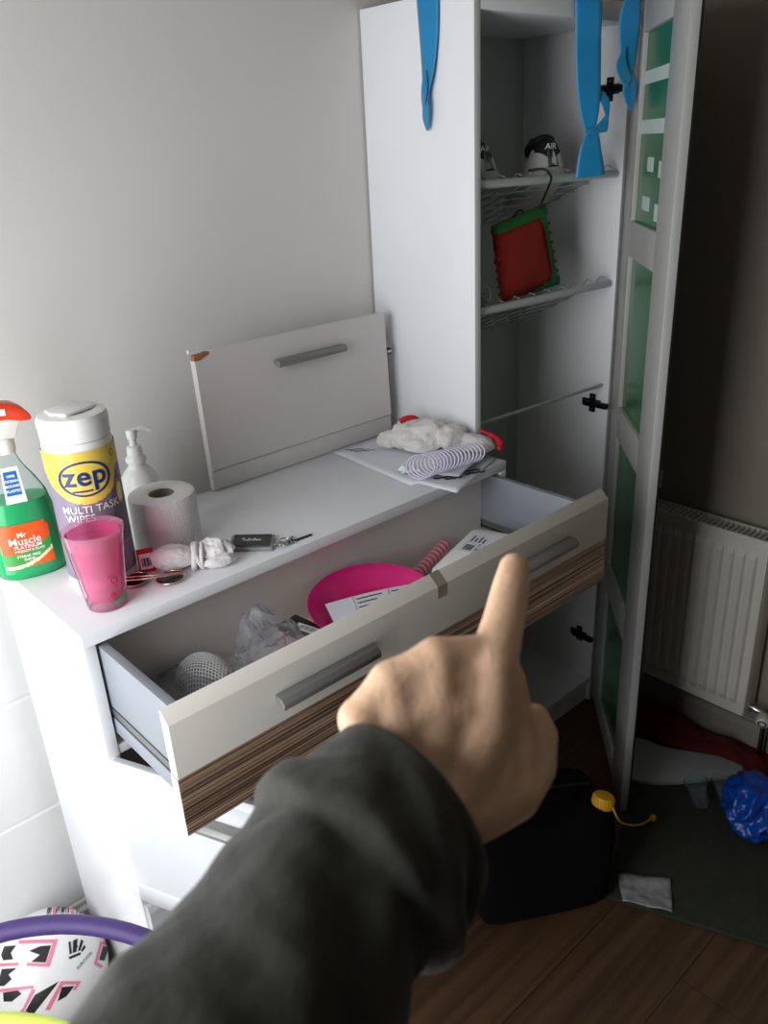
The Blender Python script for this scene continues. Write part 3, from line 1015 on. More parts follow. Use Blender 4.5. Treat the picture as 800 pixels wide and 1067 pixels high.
# ------------------------------------------------------------------ tub of cleaning wipes
zp = thing('wipes_tub', 'white tub of multi task cleaning wipes with a yellow and mauve label', 'tub', (.108, .152, H))
ZR = .0515
Mz = Matrix.Translation((.108, .152, H))
lathe('tub', [(0, 0), (.047, 0), (.0505, .004), (ZR, .010), (ZR, .222), (.050, .229), (.0485, .234), (.0465, .235), (0, .235)], m_wplast, zp, 56, Mz)
ldz = lathe('lid', [(.0470, .2352), (.0500, .2360), (.0502, .254), (.0510, .256), (.0510, .264), (.0485, .271), (.036, .2750), (.030, .2730), (.012, .2730), (0, .2740)], m_wplast, zp, 56, Mz)
prism('lid_flap', [(-.030, -.026), (.026, -.026), (.034, -.006), (.026, .024), (-.026, .026), (-.036, .002)], 2, .2742, .2790, m_wplast, zp, 0.0022, Mz @ Matrix.Rotation(.3, 4, 'Z'))
ph0 = math.radians(-108)
def cyl(off):
    def g(u, w):
        a = ph0 + u / ZR
        return Mz @ Vector(((ZR + off) * math.cos(a), (ZR + off) * math.sin(a), w + .040))
    return g
hw = PI * ZR * .86
def ycut(u):
    return .102 + 12 * (u - .004) ** 2 - (.0 if u < .03 else 0)
patch('mauve_label', cyl(.0005), -hw, hw, -.022, .150, m_purple, zp, 60, 20)
patch('yellow_label', cyl(.0009), -hw * .78, .052, .088, .184, m_yellow, zp, 60, 48, keep=lambda u, w: w > .104 + 9.0 * (u + .002) ** 2 or w > .150)
patch('yellow_label', cyl(.0008), -hw, hw, .150, .184, m_yellow, zp, 60, 4)
patch('dark_panel', cyl(.0010), .030, .068, .030, .148, m_lpurple, zp, 20, 24, keep=lambda u, w: w < .146 - abs(u - .050) * 2.2 and u > .030 + (w - .03) * .02)
disc_patch('lens_print', cyl(.0014), .050, .108, .0085, .019, m_amber, zp, 28)
disc_patch('lens_print', cyl(.0017), .050, .108, .0062, .0145, m_cream, zp, 28)
disc_patch('logo_ring', cyl(.0015), -.002, .143, .0385, .0270, m_ink_b, zp, 56, inner=.89, rings=1)
disc_patch('logo_oval', cyl(.0013), -.002, .143, .0330, .0240, m_yellow, zp, 56)
g = cyl(.0019)
text('lettering', 'zep', .0420, lambda u, w: g(u - .002, w + .1465), m_ink_b, zp, bold=.0008, maxedge=.006, spacing=1.06)
patch('logo_bar', g, -.022, .006, .1235, .1262, m_ink_b, zp, 10, 1)
text('lettering', 'MULTI TASK', .0158, lambda u, w: g(u - .001, w + .0955), m_ink_w, zp, bold=.00008, maxedge=.006)
text('lettering', 'WIPES', .0158, lambda u, w: g(u - .0195, w + .0815), m_ink_w, zp, bold=.00008, maxedge=.006)
text('lettering', 'REMOVES GREASE GRIME OIL', .0048, lambda u, w: g(u + .002, w + .0705), m_ink_w, zp, maxedge=.006)
text('lettering', 'CLEANS AND SHINES', .0045, lambda u, w: g(u - .006, w + .0640), m_ink_w, zp, maxedge=.006)
disc_patch('seal_print', g, .047, .171, .0045, .0055, m_ink_k, zp, 24, inner=.85, rings=1)

# ------------------------------------------------------------------ soap pump
so = thing('soap_dispenser', 'white pump soap dispenser behind the toilet roll', 'soap dispenser', (.256, .292, H))
Mso = Matrix.Translation((.256, .292, H))
lathe('bottle', [(0, 0), (.030, 0), (.033, .004), (.034, .02), (.034, .075), (.031, .090), (.022, .103), (.015, .110), (.0145, .114), (.018, .119), (.018, .124), (.0135, .130), (0, .130)], m_wplast, so, 40, Mso)
lathe('pump_collar', [(0, .130), (.0125, .130), (.0135, .134), (.0125, .146), (.0065, .148), (.006, .158), (.0085, .160), (.0095, .172), (.008, .176), (0, .176)], m_wplast, so, 28, Mso)
tube('nozzle', [Mso @ Vector(p) for p in spline([(-.006, 0, .171), (.008, -.002, .1735), (.022, -.005, .1745), (.032, -.008, .170)], 5)], .0046, m_wplast, so, 10)

# ------------------------------------------------------------------ toilet roll
tr = thing('toilet_roll', 'white toilet roll standing on end on the sideboard', 'toilet roll', (.240, .182, H))
Mt = Matrix.Translation((.240, .182, H))
lathe('paper', [(.0215, .001), (.0525, 0), (.0545, .002), (.0550, .01), (.0550, .089), (.0542, .0925), (.052, .0940), (.024, .0935), (.0215, .0920), (.0215, .001)], m_paper, tr, 72, Mt)
lathe('core', [(.0213, .001), (.0213, .0918), (.0203, .0918), (.0203, .001), (.0213, .001)], m_card, tr, 40, Mt)
patch('loose_end', lambda u, w: Mt @ Vector(((.0557 + .0006 * math.sin(w * 90)) * math.cos(u), (.0557 + .0006 * math.sin(w * 90)) * math.sin(u), w)), math.radians(-70), math.radians(-25), .0015, .091, m_paper, tr, 16, 10)
# embossed dots
dv, df = [], []
for i in range(11):
    for j in range(9):
        an = math.radians(-68 + i * 4.2 + (2.1 if j % 2 else 0))
        zc = .008 + j * .009
        c = Vector((math.cos(an), math.sin(an), 0))
        tt = Vector((-math.sin(an), math.cos(an), 0))
        b0 = len(dv)
        for dx, dz in ((-1, 0), (0, -1), (1, 0), (0, 1)):
            dv.append(Mt @ (c * .0561 + tt * dx * .0013 + Vector((0, 0, zc + dz * .0016))))
        dv.append(Mt @ (c * .0568 + Vector((0, 0, zc))))
        for k in range(4):
            df.append((b0 + k, b0 + (k + 1) % 4, b0 + 4))
em = mk('embossing', dv, df, m_paper, tr)
em['kind'] = 'stuff'

# ------------------------------------------------------------------ pink tumbler
cu = thing('pink_tumbler', 'clear pink plastic tumbler at the front corner of the sideboard', 'cup', (.070, .062, H))
Mcu = Matrix.Translation((.070, .062, H))
def cr_(z):
    return .0285 + (.0432 - .0285) * (z / .122)
lathe('outer_wall', [(0, .0), (.0265, 0), (.0285, .002), (cr_(.03), .03), (cr_(.06), .06), (cr_(.1), .1), (.0432, .120), (.0440, .122), (.0440, .1245), (.0425, .1255), (.0405, .1240), (cr_(.1) - .003, .1)], m_pinkcup, cu, 56, Mcu)
lathe('inner_liner', [(0, .0135), (.0245, .0135), (cr_(.03) - .0035, .03), (cr_(.06) - .0035, .06), (cr_(.1) - .0035, .098), (cr_(.118) - .003, .118), (cr_(.118) - .0042, .118), (cr_(.06) - .005, .06), (.023, .0155), (0, .0155)], m_pinkcup2, cu, 56, Mcu)
lathe('base', [(0, .0008), (.0262, .0008), (.0280, .003), (.0290, .0125), (0, .0128)], m_cupbase, cu, 56, Mcu)
pc0 = math.radians(-108)
def cupf(off):
    def g(u, w):
        r = cr_(w) + off
        a = pc0 + u / .036
        return Mcu @ Vector((r * math.cos(a), r * math.sin(a), w))
    return g
m_star = mat('coral_print', (206, 52, 88), 0.4)
m_weed = mat('seaweed_print', (96, 160, 128), 0.4)
m_sky = mat('pale_blue_print', (186, 208, 238), 0.4)
m_yel = mat('soft_yellow_print', (238, 190, 80), 0.4)
def star(cu_, cv_, r, mtl):
    pts = []
    for k in range(10):
        a = PI / 2 + k * PI / 5
        rr = r if k % 2 == 0 else r * .38
        pts.append((cu_ + rr * math.cos(a), cv_ + rr * math.sin(a)))
    q = cupf(.0007)
    mk('star_print', [q(cu_, cv_)] + [q(*p) for p in pts], [(0, 1 + k, 1 + (k + 1) % 10) for k in range(10)], mtl, cu)
star(.009, .027, .0075, m_star)
for (u0, w0, r0) in ((.014, .052, .0055), (.018, .042, .0035), (.008, .060, .003)):
    disc_patch('bubble_print', cupf(.0007), u0, w0, r0, r0, m_star, cu, 20, inner=.7, rings=1)
for k in range(5):
    disc_patch('seaweed_print', cupf(.0006 + .0001 * k), .015 + k * .0045, .013 + k * .0020, .0050, .0034 + .0008 * k, m_weed, cu, 18)

# ------------------------------------------------------------------ small red and white carton, knotted cloth, sunglasses, wallet, keys
bx = thing('small_carton', 'small red and white carton with a barcode, between the tumbler and the toilet roll', 'box', (.172, .127, H))
Mb = Matrix.Translation((.163, .1135, H)) @ Matrix.Rotation(math.radians(-22), 4, 'Z')
box('carton', (-.013, -.005, 0), (.013, .005, .038), m_redtrim, bx, 0.0006, Mb)
box('white_panel', (-.0100, -.0054, .006), (.0095, -.0049, .033), m_ink_w, bx, 0, Mb)
for k in range(9):
    wk = (.0009, .0005, .0014)[k % 3]
    box('bar', (-.007 + k * .0016, -.0057, .011), (-.007 + k * .0016 + wk, -.0053, .026), m_ink_k, bx, 0, Mb)

def merged(name, parts, mtl, parent, voxel=.0022, smooth_it=6, M_=None):
    """organic body: overlapping balls fused into one skin. parts = [(path, radii)]"""
    v, f = [], []
    base = ico(2)
    base.verts.index_update()
    bv = [x.co.copy() for x in base.verts]
    bf = [[q.index for q in x.verts] for x in base.faces]
    base.free()
    for path, rad in parts:
        P = [Vector(p) for p in path]
        for i in range(len(P)):
            j = min(i + 1, len(P) - 1)
            L = (P[j] - P[i]).length
            n = max(1, int(L / (min(rad[i], rad[j]) * .35))) if j != i else 1
            for k in range(n):
                t = k / n
                c = P[i].lerp(P[j], t)
                r = rad[i] + (rad[j] - rad[i]) * t
                s = len(v)
                v += [c + q * r for q in bv]
                f += [[x + s for x in q] for q in bf]
    o = mk(name, v, f, mtl, parent, True, M_)
    md = o.modifiers.new('fuse', 'REMESH')
    md.mode = 'VOXEL'
    md.voxel_size = voxel
    md.use_smooth_shade = True
    md2 = o.modifiers.new('soft', 'SMOOTH')
    md2.factor = .5
    md2.iterations = smooth_it
    return o


kc = thing('knotted_cloth', 'white cotton cloth knotted into a bundle in front of the toilet roll', 'cloth', (.21, .07, H))
th = math.radians(-35)
Mk = Matrix.Translation((.222, .066, H)) @ Matrix.Scale(1.06, 4) @ Matrix.Rotation(th, 4, 'Z')
lobes = []
blob('left_lobe', Mk @ Vector((-.030, .002, .020)), (.036, .023, .0205), m_cloth, kc, 5, .14, 1.6, 3, th, H + .0004, amp2=.07, freq2=5)
blob('right_lobe', Mk @ Vector((.030, .006, .022)), (.030, .021, .0215), m_cloth, kc, 5, .22, 2.0, 8, th, H + .0004, amp2=.10, freq2=5)
blob('right_lobe', Mk @ Vector((.038, -.008, .012)), (.026, .012, .0115), m_cloth, kc, 4, .2, 2.2, 5, th + .3, H + .0004, amp2=.08, freq2=5)
for dx, tl, rr in ((.002, .10, .0046), (.008, -.22, .0040), (.013, .05, .0034)):
    pts = [Mk @ Vector((dx + tl * .03 * math.sin(a), .0185 * math.cos(a), .0195 + .0185 * math.sin(a))) for a in [2 * PI * k / 20 for k in range(20)]]
    pts = [Vector((p.x, p.y, max(p.z, H + rr))) for p in pts]
    tube('twist', pts, rr, m_cloth, kc, 8, True)

sg = thing('sunglasses', 'rose gold wire sunglasses with dark lenses lying beside the tumbler', 'sunglasses', (.146, .072, H))
Mg = Matrix.Translation((.150, .072, H + .006)) @ Matrix.Rotation(math.radians(-40), 4, 'Z') @ Matrix.Rotation(math.radians(8), 4, 'X') @ Matrix.Scale(1.02, 4)
for s in (-1, 1):
    c = Vector((s * .027, 0, .001))
    el = [Mg @ (c + Vector((.0215 * math.cos(a), .0175 * math.sin(a), .0015 * math.cos(a)))) for a in [2 * PI * k / 28 for k in range(28)]]
    lens = mk('lens', el + [Mg @ (c + Vector((0, 0, .004)))], [(k, (k + 1) % 28, 28) for k in range(28)], m_lens, sg, True)
    tube('rim', el, .0011, m_gold, sg, 6, True)
    tube('temple', [Mg @ Vector(p) for p in spline([(s * .050, .004, .002), (s * .040, -.006, .010), (s * -.010, -.010 - s * .004, .011), (s * -.045, -.004 - s * .006, .007)], 6)], .0012, m_gold, sg, 6)
tube('bridge', [Mg @ Vector(p) for p in spline([(-.006, .003, .001), (0, .006, .004), (.006, .003, .001)], 4)], .0011, m_gold, sg, 6)

wa = thing('card_wallet', 'flat dark card wallet in a clear sleeve next to the keys', 'wallet', (.331, .068, H))
qw = [(.292, .071), (.340, .021), (.372, .058), (.322, .110)]
prism('sleeve', [(.331 + (x - .331) * 1.04, .066 + (y_ - .066) * 1.04) for x, y_ in qw], 2, H + .0002, H + .0075, m_foil, wa, 0.0015)
prism('wallet', [(.331 + (x - .331) * .90, .066 + (y_ - .066) * .88) for x, y_ in qw], 2, H + .0076, H + .0102, m_wallet, wa, 0.0008)
wdir = Vector((.048, -.050, 0)).normalized()
wup = Vector((.031, .038, 0)).normalized()
pts = [(-.016, .002), (-.013, .006), (-.012, -.004), (-.009, -.001), (-.006, -.004), (-.003, .005), (-.003, -.004), (.002, .000), (.005, -.004), (.006, .004), (.009, -.003), (.013, -.001), (.017, -.003)]
tube('script_mark', spline([Vector((.331, .066, H + .0106)) + wdir * a + wup * b for a, b in pts], 4), .0008, m_ink_w, wa, 5)

ke = thing('bunch_of_keys', 'bunch of steel keys with a black key on the sideboard edge', 'keys', (.385, .024, H))
tube('key_ring', [Vector((.372 + .009 * math.cos(a), .026 + .009 * math.sin(a), H + .0055 + .002 * math.sin(a))) for a in [2 * PI * k / 20 for k in range(20)]], .0011, m_steel, ke, 6, True)
def key(x, y_, rz, mtl, z, L=.030):
    Mq = Matrix.Translation((x, y_, z)) @ Matrix.Rotation(rz, 4, 'Z')
    out = [(.007 * math.cos(a), .0062 * math.sin(a)) for a in [math.radians(30 + 300 * k / 12) for k in range(13)]]
    blade = [(.006, -.0025), (L * .55, -.0025), (L * .62, -.0012), (L * .7, -.003), (L * .8, -.001), (L * .9, -.0028), (L, 0), (L * .95, .0025), (.006, .0025)]
    prism('key', out + blade[::-1][::-1], 2, 0, .0020, mtl, ke, 0, Mq)
key(.362, .030, math.radians(-30), m_steel, H + .0012)
key(.366, .020, math.radians(25), m_steel, H + .0036)
key(.384, .022, math.radians(-4), m_blackp, H + .0008, .040)
key(.360, .022, math.radians(150), m_steel, H + .0060, .022)

# ------------------------------------------------------------------ papers, coil and towel at the right end
def sheet(name, label, quad, z, mtl, cat='paper', curl=0.0, seed=0, lift=None, n=10, group=None):
    A, B_, C_, D_ = [Vector((*q, 0)) for q in quad]
    v, f = [], []
    for side in (0, 1):
        for j in range(n + 1):
            for i in range(n + 1):
                u, w = i / n, j / n
                p = (A * (1 - u) + B_ * u) * (1 - w) + (D_ * (1 - u) + C_ * u) * w
                h = curl * (abs(noise.noise(Vector((u * 2 + seed, w * 2, seed))))) + (lift(u, w) if lift else 0)
                v.append((p.x, p.y, z + h + (.0006 if side else 0)))
    m_ = (n + 1) ** 2
    for j in range(n):
        for i in range(n):
            a = j * (n + 1) + i
            f.append((a, a + n + 1, a + n + 2, a + 1))
            f.append((m_ + a, m_ + a + 1, m_ + a + n + 2, m_ + a + n + 1))
    bd = [i for i in range(n + 1)] + [(j + 1) * (n + 1) - 1 for j in range(1, n + 1)] + [n * (n + 1) + i for i in range(n - 1, -1, -1)] + [j * (n + 1) for j in range(n - 1, 0, -1)]
    for a, b in zip(bd, bd[1:] + bd[:1]):
        f.append((a, b, m_ + b, m_ + a))
    return tag(mk(name, v, f, mtl, None, True), label, cat, group)
g_pp = 'loose papers at the right end of the sideboard'
pA = sheet('paper_sheet', 'white paper sheet lying lowest, its corner towards the loose door', [(.712, .318), (.690, .050), (.880, .004), (.905, .318)], H + .0006, m_sheet, curl=.002, seed=2, group=g_pp)
pB = sheet('paper_sheet', 'white sheet whose corner juts over the open drawer', [(.700, .052), (.716, -.046), (.905, .020), (.880, .100)], H + .0034, m_sheet, curl=.002, seed=5, group=g_pp)
pC = sheet('envelope', 'grey envelope lying on top of the loose papers under the towel', [(.742, .062), (.752, -.018), (.918, .040), (.900, .120)], H + .0062, m_sheet2, 'envelope', curl=.003, seed=9, lift=lambda u, w: .012 * u)
pD = sheet('paper_scrap', 'small crumpled paper scrap in front of the towel', [(.724, .128), (.716, .100), (.748, .080), (.760, .110)], H + .0040, m_sheet, 'paper', curl=.024, seed=14)
for k, (x, y_) in enumerate(((.735, .300), (.738, .288), (.741, .276))):
    pts = [Vector((x + i * .006, y_ - i * .004 + .003 * math.sin(i * 2.3 + k), H + .0036)) for i in range(7)]
    tube('handwriting', pts, .0006, m_ink_k, pA, 4)
for k, (x, y_, l_) in enumerate(((.728, .050, .05), (.735, .030, .035), (.748, .012, .03), (.790, .002, .04), (.80, .012, .03))):
    pts = [Vector((x + i * l_ / 6, y_ - i * l_ / 12 + .003 * math.sin(i * 3 + k), H + .0068)) for i in range(7)]
    tube('ink_stroke', pts, .0016, m_ink_k, pB, 5)

# springy coil of flat lilac strip, toppled over
hp_ = []
A = Vector((.716, .052, H + .031))
B_ = Vector((.842, .020, H + .034))
nrm = Vector((-.62, -.60, .42)).normalized()
e2 = nrm.cross(Vector((0, 0, 1))).normalized()
e1 = e2.cross(nrm)
turns, per = 15, 28
for i in range(turns * per + 1):
    t = i / (turns * per)
    a = 2 * PI * i / per
    r = .0235 - .003 * t
    tt = t ** 1.1
    hp_.append(A.lerp(B_, tt) + e1 * math.cos(a) * r * (1 - .12 * t) + e2 * math.sin(a) * r * (1.12 - .1 * t))
tag(tube('plastic_coil', hp_, .0017, m_coil, None, 6), 'toppled lilac white plastic coil of many rings beside the towel', 'coil')

tw = thing('towel', 'crumpled white terry towel with red edging on the papers', 'towel', (.855, .16, H + .004))
fl = H + .0075
bl = [((.806, .238, .952), (.026, .024, .019), 1), ((.830, .205, .962), (.040, .036, .028), 2), ((.858, .165, .968), (.046, .040, .030), 3), ((.880, .118, .964), (.034, .042, .025), 6), ((.868, .225, .962), (.040, .050, .026), 7), ((.835, .165, .952), (.040, .03, .022), 9)]
tv, tf = [], []
for c, r, s in bl + [((.896, .066, .958), (.030, .044, .018), 11)]:
    bm = ico(4)
    bm.verts.index_update()
    off = Vector((s * 3.1, s * 1.7, s * 2.3))
    Rz = Matrix.Rotation(math.radians(-50 if s != 11 else 8), 3, 'Z')
    b0 = len(tv)
    for v in bm.verts:
        d = v.co.normalized()
        k = 1 + .26 * noise.noise(d * 1.8 + off) + .09 * noise.noise(d * 4 + off)
        q = Rz @ Vector((d.x * r[0], d.y * r[1], d.z * r[2])) * k + Vector(c)
        q.z = max(q.z, fl)
        tv.append(q)
    tf += [[q.index + b0 for q in x.verts] for x in bm.faces]
    bm.free()
tc_ = mk('terry_cloth', tv, tf, m_terry, tw, True)
md = tc_.modifiers.new('fuse', 'REMESH')
md.mode = 'VOXEL'
md.voxel_size = .0026
md.use_smooth_shade = True
md = tc_.modifiers.new('soft', 'SMOOTH')
md.factor = .5
md.iterations = 4
tube('red_edging', spline([(.916, .072, .980), (.921, .050, .974), (.924, .030, .966), (.914, .014, .958), (.902, .010, .957)], 5), [.003] * 5 + [.0055] * 5 + [.0068] * 5 + [.005] * 5 + [.003], m_redtrim, tw, 10)
tube('red_edging', spline([(.840, .236, .985), (.852, .228, .991), (.866, .222, .990), (.880, .224, .982)], 5), [.006] * 16, m_redtrim, tw, 10)
tube('red_edging', spline([(.806, .205, .972), (.812, .192, .976), (.818, .180, .972)], 5), [.005] * 11, m_redtrim, tw, 10)

# ------------------------------------------------------------------ drawer contents
DZ = .7625
b1 = thing('bagged_net', 'clear bag with grey block and white foam net at the drawer left end', 'plastic bag', (.125, -.06, DZ))
box('grey_block', (.062, -.140, DZ), (.150, .010, DZ + .034), m_greyblk, b1, 0.006)
blob('bag_film', (.125, -.065, DZ + .030), (.078, .092, .033), m_cling, b1, 5, .12, 1.8, 21, .2, DZ, amp2=.06, freq2=6)
def dome(u, w):
    # u,w in -1..1 ; hummock in the right half of the bag
    k = max(0.0, 1 - .75 * (u * u + w * w))
    return Vector((.158 + u * .042 + w * .008, -.040 + w * .066, DZ + .022 + .048 * k ** .7))
nv, nf = [], []
for s in (-1, 1):
    for k in range(-14, 15):
        c = k / 7.0
        pts = []
        for i in range(25):
            t = -1 + i / 12
            u, w = t, c - s * t
            w += 0.05 * math.sin(i * PI)
            if u * u + w * w < 1.25 and abs(u) <= 1 and abs(w) <= 1:
                pts.append(dome(u, w) + Vector((0, 0, .0012)))
        if len(pts) > 2:
            v, f = tube_geo(pts, .0009, 5)
            o_ = len(nv)
            nv += v
            nf += [tuple(x + o_ for x in q) for q in f]
nt_ = mk('foam_net', nv, nf, m_mesh, b1, True)
nt_['kind'] = 'stuff'

bm = ico(4)
for v in bm.verts:
    d = v.co.normalized()
    n1 = .5 - abs(noise.noise(d * 1.7 + Vector((4, 1, 7)))) * 2
    n2 = .4 - abs(noise.noise(d * 4.1 + Vector((1, 9, 2)))) * 2
    k = 1 + .26 * n1 + .10 * n2
    q = Vector((d.x * .060, d.y * .060, d.z * .052)) * k
    pk = max(0, d.z - .45) / .55
    q += Vector((-.016 * pk, .006 * pk, .050 * pk ** 1.6))
    q += Vector((.248, -.100, DZ + .050))
    q.z = max(q.z, DZ + .0005)
    q.y = max(min(q.y, .030), -.218)
    v.co = q
pb = from_bm('plastic_bag', bm, m_cling, None, False)
tag(pb, 'empty crumpled clear plastic bag standing up in the drawer', 'plastic bag')
# knotted handles of that bag
v, f = tube_geo(spline([(.225, -.092, .858), (.222, -.085, .885), (.228, -.082, .905), (.236, -.090, .900)], 5), [.010, .009, .008, .008, .007, .006, .006, .006, .005, .004, .004, .004, .003, .003, .003, .003], 7)
mk('twisted_neck', v, f, m_cling, pb, False)

cb = thing('black_carton', 'small carton with a black lid and barcode sticker left of the pink plate', 'box', (.335, -.055, DZ))
Mcb = Matrix.Translation((.333, -.060, DZ)) @ Matrix.Rotation(math.radians(6), 4, 'Z')
box('carton', (-.020, -.042, 0), (.020, .042, .046), m_pinkpale, cb, 0.0008, Mcb)
box('lid', (-.0205, -.0425, .046), (.0205, .0425, .058), m_blackp, cb, 0.001, Mcb)
Ml = Mcb @ Matrix.Translation((0, -.010, .0583)) @ Matrix.Rotation(math.radians(8), 4, 'Z')
box('sticker', (-.009, -.026, 0), (.009, .026, .0003), m_ink_w, cb, 0, Ml)
for k in range(12):
    yk = -.021 + k * .0034
    box('bar', (-.004, yk, .0003), (.006, yk + (.0010, .0018, .0007)[k % 3], .0005), m_ink_k, cb, 0, Ml)
for k in range(4):
    box('card_flap', (-.0206, -.0428 - .0002 * k, .002 + k * .011), (.0206, -.0424, .006 + k * .011), (m_pinkstick, m_ink_w, m_lpurple, m_pinkstick)[k], cb, 0, Mcb)

yc = thing('yellow_carton', 'low yellow carton underneath the pink plate', 'box', (.45, -.08, DZ))
box('carton', (.395, -.155, DZ), (.515, .005, DZ + .036), m_yellow, yc, 0.001)
box('white_panel', (.400, -.1555, DZ + .006), (.510, -.1549, DZ + .030), m_ink_w, yc)

pl = thing('pink_plate', 'round magenta pink plastic plate lying in the drawer', 'plate', (.462, -.086, DZ + .036))
Mpl = Matrix.Translation((.464, -.084, DZ + .0365)) @ Matrix.Rotation(math.radians(5), 4, 'X') @ Matrix.Rotation(math.radians(-3), 4, 'Y')
lathe('plate', [(0, 0), (.070, 0), (.076, .003), (.098, .0215), (.112, .0265), (.1135, .0285), (.112, .0300), (.096, .0250), (.075, .0065), (.069, .0038), (.060, .0036), (.058, .0044), (.056, .0036), (0, .0036)], m_magenta, pl, 72, Mpl)

lf = thing('leaflet', 'white printed leaflet lying on the pink plate', 'paper', (.44, -.12, .83))
quad = [Vector((.385, -.052, .838)), Vector((.338, -.150, .840)), Vector((.480, -.196, .836)), Vector((.556, -.112, .832))]
def lfn(u, w, off=0.0):
    a = quad[0].lerp(quad[3], u)
    b = quad[1].lerp(quad[2], u)
    return a.lerp(b, w) + Vector((0, 0, off + .004 * math.sin(u * 3.0)))
v, f = [], []
for off in (0, .0006):
    for j in range(7):
        for i in range(11):
            v.append(lfn(i / 10, j / 6, off))
for j in range(6):
    for i in range(10):
        a = j * 11 + i
        f.append((a, a + 11, a + 12, a + 1))
        f.append((77 + a, 77 + a + 1, 77 + a + 12, 77 + a + 11))
mk('page', v, f, m_sheet, lf, True)
for r in range(6):
    for c in range(2):
        u0 = .30 + c * .36
        ln = (.26, .20, .24, .17, .22, .25)[(r + c * 2) % 6]
        w = .12 + r * .13
        pts = [lfn(u0 + ln * k / 8, w + .008 * (k % 2), .0012) for k in range(9)]
        tube('print_line', pts, .0011, m_ink_k, lf, 4)
tube('rule', [lfn(.27, w, .0011) for w in (.02, .3, .6, .98)], .0005, m_greyblk, lf, 4)
tube('rule', [lfn(.63, w, .0011) for w in (.02, .3, .6, .98)], .0005, m_greyblk, lf, 4)

wt = thing('white_packet', 'white rounded packet with a printed barcode label in the drawer', 'packet', (.70, -.12, DZ))
ctr = Vector((.700, -.122, DZ))
Mw = Matrix.Translation(ctr) @ Matrix.Rotation(math.radians(18), 4, 'Z')
bm = bmesh.new()
pp = []
for cx, cy, a0 in ((.082, .040, 0), (-.082, .040, 90), (-.082, -.040, 180), (.082, -.040, 270)):
    for k in range(7):
        a = math.radians(a0 + 15 * k)
        pp.append((cx + .020 * math.cos(a), cy + .020 * math.sin(a)))
prism('packet', pp, 2, .0, .075, m_wplast, wt, 0.004, Mw)
Mlw = Mw @ Matrix.Translation((.035, .012, .0752))
box('label', (-.042, -.030, 0), (.040, .036, .0004), m_sheet, wt, 0, Mlw)
for k in range(11):
    xk = -.032 + k * .0022
    box('bar', (xk, .012, .0004), (xk + (.0012, .0007, .0016)[k % 3], .030, .0006), m_ink_k, wt, 0, Mlw)
for k, s_ in enumerate(('REF 104', 'LOT 22', 'EXP')):
    text('lettering', s_, .009, (lambda u, w, k=k: Mlw @ Vector((u - .016, w + .004 - k * .011, .0006))), m_ink_k, wt)
for k in range(4):
    box('print_line', (.004, .026 - k * .008, .0004), (.030 - (k % 2) * .008, .029 - k * .008, .0006), m_ink_k, wt, 0, Mlw)
st = thing('striped_stick', 'pink and white striped stick lying behind the white packet', 'stick', (.66, -.02, DZ))
A, B_ = Vector((.640, -.008, DZ + .0125)), Vector((.752, .020, DZ + .030))
tube('stick', [A.lerp(B_, k / 10) for k in range(11)], .0115, m_pinkstick, st, 14)
dd = (B_ - A).normalized()
for k in range(9):
    c = A.lerp(B_, .06 + k * .108)
    tube('stripe', [c - dd * .0022 + Vector((0, 0, .0)), c + dd * .0022], .0119, m_pinkpale, st, 14)

# ------------------------------------------------------------------ ball and hoops, bottom left
BC = Vector((-.1135, .270, .110))
BR = .110
fbl = thing('football', 'white football with black and pink block pattern, under the purple hoop', 'ball', (BC.x, BC.y, 0))
bm = ico(5)
for v in bm.verts:
    v.co = BC + v.co.normalized() * BR
from_bm('shell', bm, m_ballw, fbl, True)
vd = (CAM - BC).normalized()
vr = RIGHT - vd * RIGHT.dot(vd)
vr.normalize()
vu = vd.cross(vr)
def sph(px, py, off=.0006):
    # px,py tangent offsets in metres (right, up)
    d = vd * math.sqrt(max(1e-4, BR * BR - px * px - py * py)) + vr * px + vu * py
    return BC + d.normalized() * (BR + off)
ZU = .000352
def decal(name, poly, mtl, off=.0006):
    bm = bmesh.new()
    vs = [bm.verts.new(((x - 261) * ZU, -(y_ - 549) * ZU, 0)) for x, y_ in poly]
    bm.faces.new(vs)
    bmesh.ops.triangulate(bm, faces=bm.faces[:])
    for _ in range(3):
        es = [e for e in bm.edges if e.calc_length() > .008]
        if es:
            bmesh.ops.subdivide_edges(bm, edges=es, cuts=1)
            bmesh.ops.triangulate(bm, faces=[q for q in bm.faces if len(q.verts) > 3])
    for v in bm.verts:
        v.co = sph(v.co.x, v.co.y, off)
    bmesh.ops.recalc_face_normals(bm, faces=bm.faces[:])
    return from_bm(name, bm, mtl, fbl, True)
def jag(x0, x1, y0, y1, n=6):
    pts = [(x0, y0), (x1, y0)]
    for k in range(n * 2 + 1):
        t = k / (n * 2)
        pts.append((x1 + (x0 - x1) * t, y1 - (0 if k % 2 else 1) * (y1 - y0) * (.25 + .25 * ((k * 7) % 3))))
    return pts
for bl_ in (jag(245, 315, 205, 285), jag(352, 400, 215, 285), jag(200, 222, 218, 292), jag(440, 490, 240, 292)):
    decal('black_block', bl_, m_ballk)
